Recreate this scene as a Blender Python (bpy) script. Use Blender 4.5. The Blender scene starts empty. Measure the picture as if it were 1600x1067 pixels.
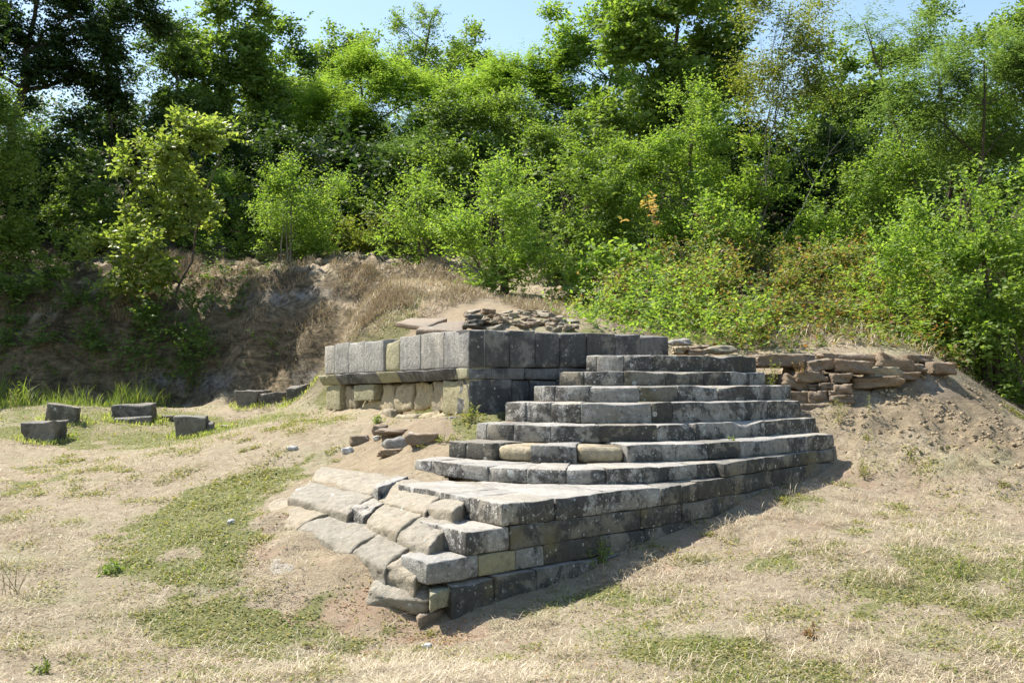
import bpy, math, random
import numpy as np
from mathutils import Vector, noise as mnoise

# ---------------------------------------------------------------- camera, sky, sun, exposure
scene = bpy.context.scene
COL = scene.collection
F = 1722.0            # focal length in photograph pixels (1600 wide)
E = 1.65              # eye height
HZ = 590.0            # horizon row
cam_data = bpy.data.cameras.new("camera")
cam_data.sensor_width = 36.0
cam_data.lens = 36.0 * F / 1600.0
cam_data.clip_end = 600.0
cam = bpy.data.objects.new("camera", cam_data)
COL.objects.link(cam)
cam.location = (0, 0, E)
cam.rotation_euler = (math.radians(90) + math.atan((HZ - 533.5) / F), 0, 0)
scene.camera = cam

SUN_EL = math.radians(55)
SUN_AZ = math.atan2(-0.90, 0.435)       # clockwise from +Y
world = bpy.data.worlds.new("World")
scene.world = world
world.use_nodes = True
wn = world.node_tree.nodes
wl = world.node_tree.links
bg = wn["Background"]
sky = wn.new("ShaderNodeTexSky")
sky.sky_type = 'NISHITA'
sky.sun_disc = False
sky.sun_elevation = SUN_EL
sky.sun_rotation = SUN_AZ
sky.air_density = 1.3
sky.dust_density = 1.0
hsv = wn.new("ShaderNodeHueSaturation"); hsv.inputs["Saturation"].default_value = 1.05
wl.new(sky.outputs[0], hsv.inputs["Color"]); wl.new(hsv.outputs[0], bg.inputs[0])
bg.inputs[1].default_value = 0.11
sl = bpy.data.lights.new("sun", 'SUN')
sl.energy = 5.0
sl.angle = math.radians(0.5)
sl.color = (1.0, 0.95, 0.87)
sun = bpy.data.objects.new("sun", sl)
COL.objects.link(sun)
S = Vector((math.sin(SUN_AZ) * math.cos(SUN_EL), math.cos(SUN_AZ) * math.cos(SUN_EL), math.sin(SUN_EL)))
sun.rotation_euler = S.to_track_quat('Z', 'Y').to_euler()
scene.view_settings.view_transform = 'Standard'
scene.view_settings.look = 'None'
scene.view_settings.gamma = 1.0
scene.view_settings.use_curve_mapping = False
scene.view_settings.exposure = 1.0

random.seed(7)
rng = np.random.default_rng(11)

# ---------------------------------------------------------------- helpers
def wx(px, Y):
    return (px - 800.0) / F * Y
def wz(py, Y):
    return E - (py - HZ) / F * Y
def W3(px, py, Y):
    return Vector((wx(px, Y), Y, wz(py, Y)))

def vnoise(x, y, seed=0):
    x = np.asarray(x, float); y = np.asarray(y, float)
    tab = np.random.RandomState(seed + 5).rand(128, 128)
    xi = np.floor(x).astype(int); yi = np.floor(y).astype(int)
    fx = x - xi; fy = y - yi
    fx = fx * fx * (3 - 2 * fx); fy = fy * fy * (3 - 2 * fy)
    a = tab[xi % 128, yi % 128]; b = tab[(xi + 1) % 128, yi % 128]
    c = tab[xi % 128, (yi + 1) % 128]; d = tab[(xi + 1) % 128, (yi + 1) % 128]
    return (a * (1 - fx) + b * fx) * (1 - fy) + (c * (1 - fx) + d * fx) * fy - 0.5
def fbm(x, y, seed=0, o=4):
    s = 0; a = 1.0
    for k in range(o):
        s = s + a * vnoise(x * 2 ** k + 13.7 * k, y * 2 ** k + 7.1 * k, seed + k)
        a *= 0.5
    return s

def tag(o, label=None, cat=None, group=None, kind=None):
    if label: o["label"] = label
    if cat: o["category"] = cat
    if group: o["group"] = group
    if kind: o["kind"] = kind
    return o
def empty(name, loc=(0, 0, 0)):
    o = bpy.data.objects.new(name, None)
    o.empty_display_size = 0.2
    COL.objects.link(o)
    o.location = loc
    return o
def link(name, me, parent=None):
    o = bpy.data.objects.new(name, me)
    COL.objects.link(o)
    if parent is not None:
        o.parent = parent
        o.matrix_parent_inverse.identity()
    return o
def mesh_np(name, verts, faces, mats, smooth=False, mat_idx=None):
    verts = np.asarray(verts, np.float32); faces = np.asarray(faces, np.int32)
    me = bpy.data.meshes.new(name)
    n, k = faces.shape
    me.vertices.add(len(verts)); me.vertices.foreach_set("co", verts.ravel())
    me.loops.add(n * k); me.loops.foreach_set("vertex_index", faces.ravel())
    me.polygons.add(n)
    me.polygons.foreach_set("loop_start", np.arange(0, n * k, k, dtype=np.int32))
    me.polygons.foreach_set("loop_total", np.full(n, k, np.int32))
    if smooth:
        me.polygons.foreach_set("use_smooth", np.ones(n, bool))
    if not isinstance(mats, (list, tuple)): mats = [mats]
    for m in mats: me.materials.append(m)
    if mat_idx is not None:
        me.polygons.foreach_set("material_index", np.asarray(mat_idx, np.int32))
    me.update(calc_edges=True)
    return me

# ---------------------------------------------------------------- materials
def new_mat(name):
    m = bpy.data.materials.new(name); m.use_nodes = True
    nt = m.node_tree
    b = nt.nodes["Principled BSDF"]
    b.inputs["Specular IOR Level"].default_value = 0.2
    b.inputs["Roughness"].default_value = 0.9
    return m, nt, b
def N(nt, t, **kw):
    n = nt.nodes.new(t)
    for k, v in kw.items():
        if hasattr(n, k): setattr(n, k, v)
    return n
def noise_tex(nt, vec, scale, detail=4, rough=0.55, dist=0.0):
    n = nt.nodes.new("ShaderNodeTexNoise")
    n.inputs["Scale"].default_value = scale
    n.inputs["Detail"].default_value = detail
    n.inputs["Roughness"].default_value = rough
    n.inputs["Distortion"].default_value = dist
    nt.links.new(vec, n.inputs["Vector"])
    return n.outputs["Fac"]
def ramp(nt, fac, stops):
    r = nt.nodes.new("ShaderNodeValToRGB")
    el = r.color_ramp.elements
    while len(el) < len(stops): el.new(0.5)
    for e, (p, c) in zip(el, stops):
        e.position = p
        e.color = (c, c, c, 1) if isinstance(c, (int, float)) else (*c, 1)
    nt.links.new(fac, r.inputs[0])
    return r.outputs[0]
def mix(nt, fac, a, b, mode='MIX'):
    m = nt.nodes.new("ShaderNodeMix"); m.data_type = 'RGBA'; m.blend_type = mode
    for s, v in ((m.inputs[0], fac), (m.inputs[6], a), (m.inputs[7], b)):
        if isinstance(v, (int, float)): s.default_value = v
        elif isinstance(v, tuple): s.default_value = (*v, 1)
        else: nt.links.new(v, s)
    return m.outputs[2]
def math_n(nt, op, a, b=0.0, clamp=False):
    m = nt.nodes.new("ShaderNodeMath"); m.operation = op; m.use_clamp = clamp
    for s, v in ((m.inputs[0], a), (m.inputs[1], b)):
        if isinstance(v, (int, float)): s.default_value = v
        else: nt.links.new(v, s)
    return m.outputs[0]
def bump(nt, b, h, strength=0.5, dist=0.02):
    n = nt.nodes.new("ShaderNodeBump")
    n.inputs["Strength"].default_value = strength
    n.inputs["Distance"].default_value = dist
    nt.links.new(h, n.inputs["Height"])
    nt.links.new(n.outputs[0], b.inputs["Normal"])

def stone_mat(name, light, dark, grime=0.5, tan=0.15, spots=0.6, tan_col=(0.36, 0.29, 0.16), streak=False, white=0.35, top_pale=0.35):
    """grime = share of the face under dark biofilm; white = pale lichen crust; top_pale = paler colour on level tops"""
    m, nt, b = new_mat(name)
    geo = nt.nodes.new("ShaderNodeNewGeometry"); pos = geo.outputs["Position"]
    oi = nt.nodes.new("ShaderNodeObjectInfo"); rnd = oi.outputs["Random"]
    n1 = noise_tex(nt, pos, 3.0, 8, 0.66, 0.4)
    n2 = noise_tex(nt, pos, 17, 6, 0.7)
    n3 = noise_tex(nt, pos, 75, 3, 0.7)
    n4 = noise_tex(nt, pos, 1.3, 4, 0.6)
    base = mix(nt, ramp(nt, n2, [(0.35, 0.0), (0.65, 1.0)]), tuple(c * 0.6 for c in light), light)
    base = mix(nt, ramp(nt, n3, [(0.3, 0.0), (0.7, 1.0)]), mix(nt, 0.3, base, (0.05, 0.045, 0.04)), base)
    t = 0.78 - 0.52 * grime
    g = math_n(nt, 'ADD', n1, math_n(nt, 'MULTIPLY', math_n(nt, 'SUBTRACT', n2, 0.5), 0.5))
    g = math_n(nt, 'ADD', g, math_n(nt, 'MULTIPLY', math_n(nt, 'SUBTRACT', rnd, 0.5), 0.14))
    gm = ramp(nt, g, [(t - 0.04, 0.0), (t + 0.05, 0.95)])
    col = mix(nt, gm, base, mix(nt, ramp(nt, n2, [(0.3, 0), (0.7, 1)]), dark, tuple(c * 2.1 for c in dark)))
    tt = 0.80 - 0.42 * tan
    tm = ramp(nt, math_n(nt, 'ADD', n4, math_n(nt, 'MULTIPLY', math_n(nt, 'SUBTRACT', n2, 0.5), 0.3)), [(tt - 0.05, 0.0), (tt + 0.05, 0.8)])
    col = mix(nt, tm, col, mix(nt, n2, tuple(c * 0.55 for c in tan_col), tan_col))
    if streak:
        mp = nt.nodes.new("ShaderNodeMapping"); mp.inputs["Scale"].default_value = (22, 22, 1.2)
        nt.links.new(pos, mp.inputs[0])
        st = noise_tex(nt, mp.outputs[0], 1.0, 4, 0.6)
        col = mix(nt, math_n(nt, 'MULTIPLY', ramp(nt, st, [(0.45, 0.0), (0.62, 0.6)]), ramp(nt, n1, [(0.4, 0.3), (0.6, 1)])), col, tuple(c * 1.3 for c in dark))
    n5 = noise_tex(nt, pos, 5.0, 8, 0.82, 0.3)
    wt = 0.68 - 0.16 * white
    wm = math_n(nt, 'MULTIPLY', ramp(nt, n5, [(wt - 0.03, 0.0), (wt + 0.04, 1.0)]), ramp(nt, n3, [(0.4, 0.15), (0.6, 1.0)]))
    col = mix(nt, math_n(nt, 'MULTIPLY', wm, 0.8), col, (0.58, 0.57, 0.54))
    for sc, thr, amt in ((8.0, 0.3, 0.22 * spots), (26.0, 0.36, 0.5 * spots)):
        nn = nt.nodes.new("ShaderNodeTexNoise"); nn.inputs["Scale"].default_value = sc * 1.2; nn.inputs["Detail"].default_value = 4
        nt.links.new(pos, nn.inputs["Vector"])
        vm = nt.nodes.new("ShaderNodeVectorMath"); vm.operation = 'SCALE'; vm.inputs[3].default_value = 0.3 / sc
        nt.links.new(nn.outputs["Color"], vm.inputs[0])
        warp = nt.nodes.new("ShaderNodeVectorMath"); warp.operation = 'ADD'
        nt.links.new(pos, warp.inputs[0]); nt.links.new(vm.outputs[0], warp.inputs[1])
        v = nt.nodes.new("ShaderNodeTexVoronoi"); v.inputs["Scale"].default_value = sc
        nt.links.new(warp.outputs[0], v.inputs["Vector"])
        sep = nt.nodes.new("ShaderNodeSeparateColor"); nt.links.new(v.outputs["Color"], sep.inputs[0])
        pick = math_n(nt, 'LESS_THAN', sep.outputs[0], amt)
        rad = math_n(nt, 'MULTIPLY', sep.outputs[1], thr)
        disc = math_n(nt, 'LESS_THAN', v.outputs["Distance"], rad)
        mm = math_n(nt, 'MULTIPLY', math_n(nt, 'MULTIPLY', pick, disc), ramp(nt, n3, [(0.3, 0.3), (0.55, 0.9)]))
        col = mix(nt, mm, col, (0.45, 0.46, 0.43))
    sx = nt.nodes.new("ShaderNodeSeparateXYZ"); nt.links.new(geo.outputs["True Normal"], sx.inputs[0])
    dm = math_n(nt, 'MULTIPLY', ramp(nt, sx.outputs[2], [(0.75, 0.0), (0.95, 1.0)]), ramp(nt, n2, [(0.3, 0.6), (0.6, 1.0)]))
    col = mix(nt, math_n(nt, 'MULTIPLY', dm, top_pale), col, (0.49, 0.455, 0.40))  # upward faces are mixed towards a paler colour
    col = mix(nt, 1.0, col, ramp(nt, rnd, [(0.0, (0.84, 0.85, 0.86)), (0.5, (1.0, 1.0, 1.0)), (1.0, (1.12, 1.08, 1.0))]), 'MULTIPLY')
    nt.links.new(col, b.inputs["Base Color"])
    h = math_n(nt, 'ADD', math_n(nt, 'MULTIPLY', n3, 0.35), n2)
    h = math_n(nt, 'ADD', h, math_n(nt, 'MULTIPLY', n1, 1.2))
    bump(nt, b, h, 0.9, 0.035)
    return m

M = {}
M['step'] = stone_mat('weathered_step_stone', (0.42, 0.395, 0.345), (0.045, 0.043, 0.040), grime=0.55, tan=0.15, spots=0.8, white=0.8, tan_col=(0.27, 0.24, 0.17), top_pale=0.7)
M['stepdark'] = stone_mat('dark_crusted_stone', (0.30, 0.275, 0.22), (0.040, 0.039, 0.036), grime=0.56, tan=0.45, spots=0.4, white=0.45, tan_col=(0.21, 0.18, 0.10), top_pale=0.4)
M['tan'] = stone_mat('bare_tan_sandstone', (0.50, 0.43, 0.30), (0.22, 0.18, 0.12), grime=0.15, tan=0.6, spots=0.05, tan_col=(0.50, 0.42, 0.27), white=0.15, top_pale=0.1)
M['slab'] = stone_mat('eroded_pale_sandstone', (0.43, 0.38, 0.29), (0.17, 0.145, 0.11), grime=0.38, tan=0.3, spots=0.1, tan_col=(0.48, 0.40, 0.28), white=0.3, top_pale=0.2)
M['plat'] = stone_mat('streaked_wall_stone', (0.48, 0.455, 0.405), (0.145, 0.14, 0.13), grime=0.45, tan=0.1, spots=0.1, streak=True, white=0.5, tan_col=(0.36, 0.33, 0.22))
M['platshade'] = stone_mat('shaded_streaked_wall_stone', (0.29, 0.28, 0.26), (0.050, 0.050, 0.050), grime=0.58, tan=0.3, spots=0.15, streak=True, white=0.5, tan_col=(0.20, 0.17, 0.10))  # streaked wall stone with the shade of the right face put into its colour
M['olive'] = stone_mat('olive_tan_stone', (0.42, 0.39, 0.25), (0.17, 0.16, 0.11), grime=0.35, tan=0.5, spots=0.05, tan_col=(0.38, 0.34, 0.20), white=0.25, top_pale=0.2)
M['brown'] = stone_mat('brown_fieldstone', (0.36, 0.27, 0.185), (0.12, 0.095, 0.07), grime=0.4, tan=0.4, spots=0.15, tan_col=(0.38, 0.26, 0.16), white=0.25, top_pale=0.3)
M['fallen'] = stone_mat('dark_fallen_stone', (0.31, 0.28, 0.225), (0.06, 0.056, 0.048), grime=0.55, tan=0.3, spots=0.2, white=0.25, tan_col=(0.2, 0.16, 0.1), top_pale=0.3)
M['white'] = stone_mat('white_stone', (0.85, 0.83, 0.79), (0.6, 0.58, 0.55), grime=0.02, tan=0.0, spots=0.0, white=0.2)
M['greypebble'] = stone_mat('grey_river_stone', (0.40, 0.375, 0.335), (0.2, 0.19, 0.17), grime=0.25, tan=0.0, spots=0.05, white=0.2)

def soil_only():
    m, nt, b = new_mat('packed_soil_fill')
    geo = nt.nodes.new("ShaderNodeNewGeometry"); pos = geo.outputs["Position"]
    n = noise_tex(nt, pos, 7, 8, 0.7)
    nt.links.new(mix(nt, n, (0.28, 0.215, 0.135), (0.46, 0.37, 0.245)), b.inputs["Base Color"])
    bump(nt, b, noise_tex(nt, pos, 40, 6, 0.7), 0.8, 0.03)
    return m
M['soil'] = soil_only()

def ground_mat():
    m, nt, b = new_mat('meadow_ground')
    geo = nt.nodes.new("ShaderNodeNewGeometry"); pos = geo.outputs["Position"]
    at = nt.nodes.new("ShaderNodeAttribute"); at.attribute_name = "zone"
    sep = nt.nodes.new("ShaderNodeSeparateColor"); nt.links.new(at.outputs["Color"], sep.inputs[0])
    at2 = nt.nodes.new("ShaderNodeAttribute"); at2.attribute_name = "zone2"
    sep2 = nt.nodes.new("ShaderNodeSeparateColor"); nt.links.new(at2.outputs["Color"], sep2.inputs[0])
    a = noise_tex(nt, pos, 1.3, 6, 0.65); c = noise_tex(nt, pos, 9, 8, 0.75); d = noise_tex(nt, pos, 70, 6, 0.75)
    mp = nt.nodes.new("ShaderNodeMapping"); mp.inputs["Scale"].default_value = (30, 110, 30); mp.inputs["Rotation"].default_value = (0, 0, 0.5)
    nt.links.new(pos, mp.inputs[0]); fib = noise_tex(nt, mp.outputs[0], 1, 5, 0.7, 1.5)
    straw = mix(nt, ramp(nt, c, [(0.3, 0), (0.7, 1)]), (0.28, 0.215, 0.14), (0.57, 0.485, 0.34))
    straw = mix(nt, ramp(nt, fib, [(0.35, 0), (0.65, 1)]), mix(nt, 0.35, straw, (0.15, 0.1, 0.06)), straw)
    straw = mix(nt, ramp(nt, a, [(0.52, 0), (0.66, 0.6)]), straw, (0.30, 0.215, 0.145))
    straw = mix(nt, ramp(nt, noise_tex(nt, pos, 0.8, 6, 0.7), [(0.5, 0), (0.62, 0.55)]), straw, (0.30, 0.29, 0.16))
    soil = mix(nt, ramp(nt, c, [(0.3, 0), (0.7, 1)]), (0.31, 0.24, 0.15), (0.49, 0.40, 0.265))
    soil = mix(nt, ramp(nt, d, [(0.36, 0.75), (0.5, 0)]), soil, (0.16, 0.11, 0.07))
    soil = mix(nt, ramp(nt, a, [(0.45, 0), (0.65, 0.6)]), soil, (0.27, 0.20, 0.14))
    green = mix(nt, ramp(nt, c, [(0.3, 0), (0.7, 1)]), (0.13, 0.14, 0.045), (0.27, 0.26, 0.11))
    red = mix(nt, ramp(nt, c, [(0.3, 0), (0.7, 1)]), (0.28, 0.185, 0.115), (0.48, 0.37, 0.26))
    brk = math_n(nt, 'SUBTRACT', c, 0.5)
    def soft(v, k=1.6):
        s = math_n(nt, 'ADD', v, math_n(nt, 'MULTIPLY', brk, k))
        return ramp(nt, s, [(0.35, 0), (0.65, 1)])
    col = mix(nt, soft(sep.outputs[1]), straw, soil)
    col = mix(nt, soft(sep.outputs[2]), col, red)
    col = mix(nt, soft(sep.outputs[0]), col, green)
    # bank: bedded earth
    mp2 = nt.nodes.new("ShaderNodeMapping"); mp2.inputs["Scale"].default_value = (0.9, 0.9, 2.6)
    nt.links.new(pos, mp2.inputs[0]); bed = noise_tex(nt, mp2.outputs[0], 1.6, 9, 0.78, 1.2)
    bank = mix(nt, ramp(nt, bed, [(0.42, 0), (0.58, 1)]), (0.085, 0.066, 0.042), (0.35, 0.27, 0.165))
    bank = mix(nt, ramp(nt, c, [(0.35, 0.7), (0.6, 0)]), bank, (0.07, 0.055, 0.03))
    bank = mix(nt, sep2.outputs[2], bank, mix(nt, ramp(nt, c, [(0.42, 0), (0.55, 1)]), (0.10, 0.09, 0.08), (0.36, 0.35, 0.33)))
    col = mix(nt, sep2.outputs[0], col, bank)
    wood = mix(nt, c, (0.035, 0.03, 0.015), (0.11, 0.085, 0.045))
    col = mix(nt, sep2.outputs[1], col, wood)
    nt.links.new(col, b.inputs["Base Color"])
    h = math_n(nt, 'ADD', c, math_n(nt, 'MULTIPLY', d, 0.35))
    h = math_n(nt, 'ADD', h, math_n(nt, 'MULTIPLY', math_n(nt, 'MULTIPLY', bed, sep2.outputs[0]), 2.5))
    bump(nt, b, h, 1.0, 0.06)
    return m
M['ground'] = ground_mat()

def leaf_mat(name, cols, trans=0.38, tcol=None, rough=0.55, spec=0.3):
    m, nt, b = new_mat(name)
    geo = nt.nodes.new("ShaderNodeNewGeometry")
    c = ramp(nt, geo.outputs["Random Per Island"], [(i / (len(cols) - 1), k) for i, k in enumerate(cols)])
    n = noise_tex(nt, geo.outputs["Position"], 0.9, 3, 0.5)
    c = mix(nt, ramp(nt, n, [(0.35, 0.0), (0.65, 0.35)]), c, mix(nt, 0.5, c, (0.5, 0.5, 0.1), 'MULTIPLY'))
    nt.links.new(c, b.inputs["Base Color"])
    b.inputs["Roughness"].default_value = rough
    b.inputs["Specular IOR Level"].default_value = spec
    tr = nt.nodes.new("ShaderNodeBsdfTranslucent")
    tc = mix(nt, 1.0, c, tcol or (1.9, 2.0, 0.9), 'MULTIPLY')
    nt.links.new(tc, tr.inputs["Color"])
    ms = nt.nodes.new("ShaderNodeMixShader"); ms.inputs[0].default_value = trans
    nt.links.new(b.outputs[0], ms.inputs[1]); nt.links.new(tr.outputs[0], ms.inputs[2])
    nt.links.new(ms.outputs[0], nt.nodes["Material Output"].inputs["Surface"])
    return m
L = {}
L['lime'] = leaf_mat('lime_leaf', [(0.105, 0.18, 0.035), (0.175, 0.26, 0.052), (0.255, 0.315, 0.085)], 0.5)
L['mid'] = leaf_mat('mid_green_leaf', [(0.09, 0.15, 0.028), (0.155, 0.225, 0.045), (0.22, 0.28, 0.075)], 0.45)
L['deep'] = leaf_mat('deep_green_leaf', [(0.05, 0.095, 0.022), (0.09, 0.15, 0.032), (0.15, 0.205, 0.05)], 0.4)
L['dark'] = leaf_mat('shade_dark_leaf', [(0.022, 0.045, 0.012), (0.04, 0.075, 0.018), (0.075, 0.115, 0.028)], 0.33)  # leaf greens lowered so the colour itself carries the wood's shade
L['oak'] = leaf_mat('glossy_pale_leaf', [(0.12, 0.17, 0.04), (0.19, 0.24, 0.06), (0.29, 0.32, 0.10)], 0.5, rough=0.4, spec=0.45)
L['blue'] = leaf_mat('feathery_grey_green_leaf', [(0.09, 0.145, 0.05), (0.15, 0.21, 0.07), (0.21, 0.27, 0.10)], 0.4, tcol=(1.6, 1.8, 0.9))
L['yellow'] = leaf_mat('yellow_green_leaf', [(0.11, 0.15, 0.03), (0.19, 0.21, 0.05), (0.26, 0.26, 0.07)], 0.42)
L['bramble'] = leaf_mat('bramble_leaf', [(0.07, 0.12, 0.03), (0.12, 0.18, 0.04), (0.18, 0.22, 0.06), (0.23, 0.24, 0.08), (0.25, 0.18, 0.08), (0.22, 0.10, 0.05)], 0.4)
L['rust'] = leaf_mat('rust_brown_leaf', [(0.15, 0.075, 0.035), (0.26, 0.15, 0.07), (0.3, 0.2, 0.1)], 0.3)
L['orange'] = leaf_mat('orange_leaf', [(0.5, 0.3, 0.12), (0.55, 0.45, 0.15), (0.4, 0.4, 0.1)], 0.4, tcol=(1.3, 1.1, 0.8))
L['straw'] = leaf_mat('straw_blade', [(0.26, 0.19, 0.13), (0.48, 0.39, 0.28), (0.66, 0.57, 0.44), (0.56, 0.48, 0.33), (0.36, 0.33, 0.19)], 0.2, tcol=(1.0, 0.95, 0.8), rough=0.7)
L['pinkstraw'] = leaf_mat('dry_weed_stem', [(0.22, 0.15, 0.10), (0.34, 0.26, 0.18), (0.46, 0.38, 0.27), (0.22, 0.22, 0.10)], 0.2, tcol=(1.0, 0.95, 0.8), rough=0.7)
L['grass'] = leaf_mat('green_grass_blade', [(0.09, 0.14, 0.03), (0.16, 0.21, 0.05), (0.26, 0.28, 0.08)], 0.4)
L['lawnblade'] = leaf_mat('bank_foot_grass', [(0.13, 0.19, 0.04), (0.22, 0.28, 0.07), (0.36, 0.36, 0.14), (0.4, 0.36, 0.2)], 0.45)
L['cover'] = leaf_mat('ground_cover_leaf', [(0.10, 0.12, 0.035), (0.18, 0.19, 0.055), (0.27, 0.26, 0.09), (0.36, 0.28, 0.14)], 0.3)
L['redcover'] = leaf_mat('red_ground_cover_leaf', [(0.32, 0.14, 0.07), (0.38, 0.24, 0.12), (0.22, 0.2, 0.06), (0.45, 0.3, 0.18)], 0.25, tcol=(1.1, 1.0, 0.8))

def bark_mat(name, c1, c2):
    m, nt, b = new_mat(name)
    geo = nt.nodes.new("ShaderNodeNewGeometry"); pos = geo.outputs["Position"]
    mp = nt.nodes.new("ShaderNodeMapping"); mp.inputs["Scale"].default_value = (25, 25, 5)
    nt.links.new(pos, mp.inputs[0]); n = noise_tex(nt, mp.outputs[0], 1, 6, 0.65)
    nt.links.new(mix(nt, ramp(nt, n, [(0.3, 0), (0.7, 1)]), c1, c2), b.inputs["Base Color"])
    bump(nt, b, n, 0.6, 0.02)
    return m
M['bark'] = bark_mat('brown_bark', (0.05, 0.038, 0.028), (0.16, 0.125, 0.095))
M['palebark'] = bark_mat('pale_grey_bark', (0.13, 0.115, 0.095), (0.29, 0.265, 0.23))

# ---------------------------------------------------------------- terrain
CP = []
C0X = wx(733, 12.6)
def cp(px, py, Y): CP.append((wx(px, Y), Y, wz(py, Y)))
def cw(x, y, z): CP.append((x, y, z))
for x in (-40, -15, -5, 0, 5, 15, 40):
    cw(x, -4, 0.0 - 0.0 * x)
for x in (-3.5, -1.5, 0, 1.5, 3.5): cw(x, 2, 0); cw(x, 5, 0.0)
for px in (0, 400, 800, 1200, 1600): cw(wx(px, 6.1), 6.1, 0.0)
for a in [(0, 900, 8.6), (0, 760, 12.2), (0, 680, 16.3), (0, 640, 19), (250, 760, 11.8), (300, 690, 16), (150, 690, 16.2), (400, 650, 18), (480, 630, 19.3),
          (350, 620, 21), (200, 622, 21.5), (0, 626, 21.5), (250, 900, 8.5), (430, 832, 9.6), (500, 872, 8.9), (560, 940, 8.1), (470, 745, 11.7),
          (560, 690, 12.8), (640, 683, 12.4), (700, 676, 12.0), (672, 712, 11.5), (560, 657, 14.2), (505, 645, 17.0), (620, 664, 14.0), (690, 658, 12.9), (733, 655, 12.3),
          (640, 957, 7.95), (800, 925, 8.35), (878, 899, 8.8), (950, 870, 9.1), (1050, 835, 9.8), (1120, 805, 10.4), (1180, 775, 11.0), (1305, 708, 12.8),
          (1000, 950, 7.8), (1300, 850, 9.2), (1600, 850, 9.4), (1600, 760, 11.5), (1450, 700, 12.6), (1500, 640, 13.8), (1400, 632, 13.7), (1330, 655, 13.2),
          (1380, 600, 14.2), (1450, 590, 14.4), (1600, 690, 13.0), (1560, 650, 14.5), (1700, 700, 13.5), (1600, 640, 17.5), (1700, 630, 20),
          (540, 545, 18.2), (560, 485, 19.6), (600, 520, 17.8), (650, 445, 21), (640, 412, 24), (730, 455, 20.2), (870, 487, 18), (800, 493, 17.0), (760, 508, 15.7), (880, 508, 15.7),
          (1000, 505, 18), (1100, 545, 15.3), (1300, 553, 15.0), (1470, 566, 15.3), (1200, 500, 18.5), (1450, 500, 19),
          (900, 430, 24), (1200, 435, 22.5), (1500, 435, 23), (1700, 480, 22), (900, 340, 35), (1400, 350, 35), (700, 300, 42), (1400, 330, 50), (1000, 270, 52), (400, 290, 42), (100, 260, 42),
          (0, 400, 25.5), (100, 402, 25.2), (260, 404, 25.0), (400, 404, 25.0), (520, 412, 24.3), (0, 380, 29), (200, 380, 29), (400, 380, 29), (300, 330, 35), (0, 330, 35)]:
    cp(*a)
# bank foot and brow on the left
for q_ in ((300, 640, 20), (400, 628, 20.2), (200, 637, 20), (100, 640, 20), (460, 618, 20)): cp(*q_)
for px, yf in ((-200, 628), (-60, 628), (60, 624), (180, 618), (300, 612), (400, 606), (480, 598)):
    cp(px, yf, 22.2 - max(0, px - 300) * 0.008)
for px in (-200, -60, 60, 180, 300, 400, 480):
    k_ = max(0, px - 300) * 0.008
    cp(px, 520, 22.5 - k_); cp(px, 497, 23.0 - k_); cp(px, 470, 23.3 - k_); cp(px, 425, 24.3 - k_ * .6)
for x in (-60, -25, 0, 25, 60): cw(x, 75, 15.0); cw(x, 120, 17)
cw(-30, 10, 0.5); cw(-18, 14, 1.0); cw(-30, 24, 5); cw(30, 10, 0.8); cw(18, 14, 1.2); cw(30, 25, 4.0); cw(12, 18, 1.8)
for t_, z_ in ((0.15, 1.19), (0.9, 1.17), (1.7, 1.15), (2.5, 1.13), (3.3, 1.12), (4.1, 1.11), (4.8, 1.1)):
    for o_ in (0.25, 0.6):
        cw(C0X + (-0.505) * t_ - 0.863 * o_, 12.6 + 0.863 * t_ - 0.505 * o_, z_ - o_ * 0.03)
for q in ((-1.08, 11.15, .70), (-.9, 10.72, .69), (-.78, 11.3, .83), (-.5, 11.75, 1.0), (-.2, 12.15, 1.17)): cw(*q)
# beds of the rough slabs
for px_, py_, z_ in ((470, 832, .35), (545, 868, .27), (600, 896, .20), (410, 805, .42), (590, 938, .0), (530, 905, .13)):
    Y_ = (E - z_) * F / (py_ - HZ); cw(wx(px_, Y_), Y_, z_)
cw(-1.75, 10.6, 0.62); cw(-1.0, 9.9, 0.60); cw(-1.85, 10.2, 0.52); cw(-1.1, 9.3, 0.43); cw(-1.8, 9.7, 0.38); cw(-1.1, 8.75, 0.24); cw(-2.25, 10.3, 0.42); cw(-1.5, 9.1, 0.27)
C = np.array(CP)
def _k(r2): return 0.5 * r2 * np.log(r2 + 1e-9)
nC = len(C)
_A = np.zeros((nC + 3, nC + 3))
_d = (C[:, None, 0] - C[None, :, 0]) ** 2 + (C[:, None, 1] - C[None, :, 1]) ** 2
_A[:nC, :nC] = _k(_d) + np.eye(nC) * 0.02
_A[:nC, nC] = 1; _A[:nC, nC + 1:] = C[:, :2]; _A[nC, :nC] = 1; _A[nC + 1:, :nC] = C[:, :2].T
_w = np.linalg.solve(_A, np.concatenate([C[:, 2], np.zeros(3)]))

def poly_sd(x, y, poly):
    """signed distance to polygon: positive inside"""
    p = np.array(poly, float); n = len(p)
    best = np.full(x.shape, 1e9); ins = np.zeros(x.shape, bool)
    for i in range(n):
        x0, y0 = p[i]; x1, y1 = p[(i + 1) % n]
        ex, ey = x1 - x0, y1 - y0
        t = np.clip(((x - x0) * ex + (y - y0) * ey) / (ex * ex + ey * ey + 1e-12), 0, 1)
        best = np.minimum(best, np.hypot(x - x0 - t * ex, y - y0 - t * ey))
        c = ((y0 > y) != (y1 > y)) & (x < (x1 - x0) * (y - y0) / (y1 - y0 + 1e-12) + x0)
        ins ^= c
    return np.where(ins, best, -best)

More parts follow.
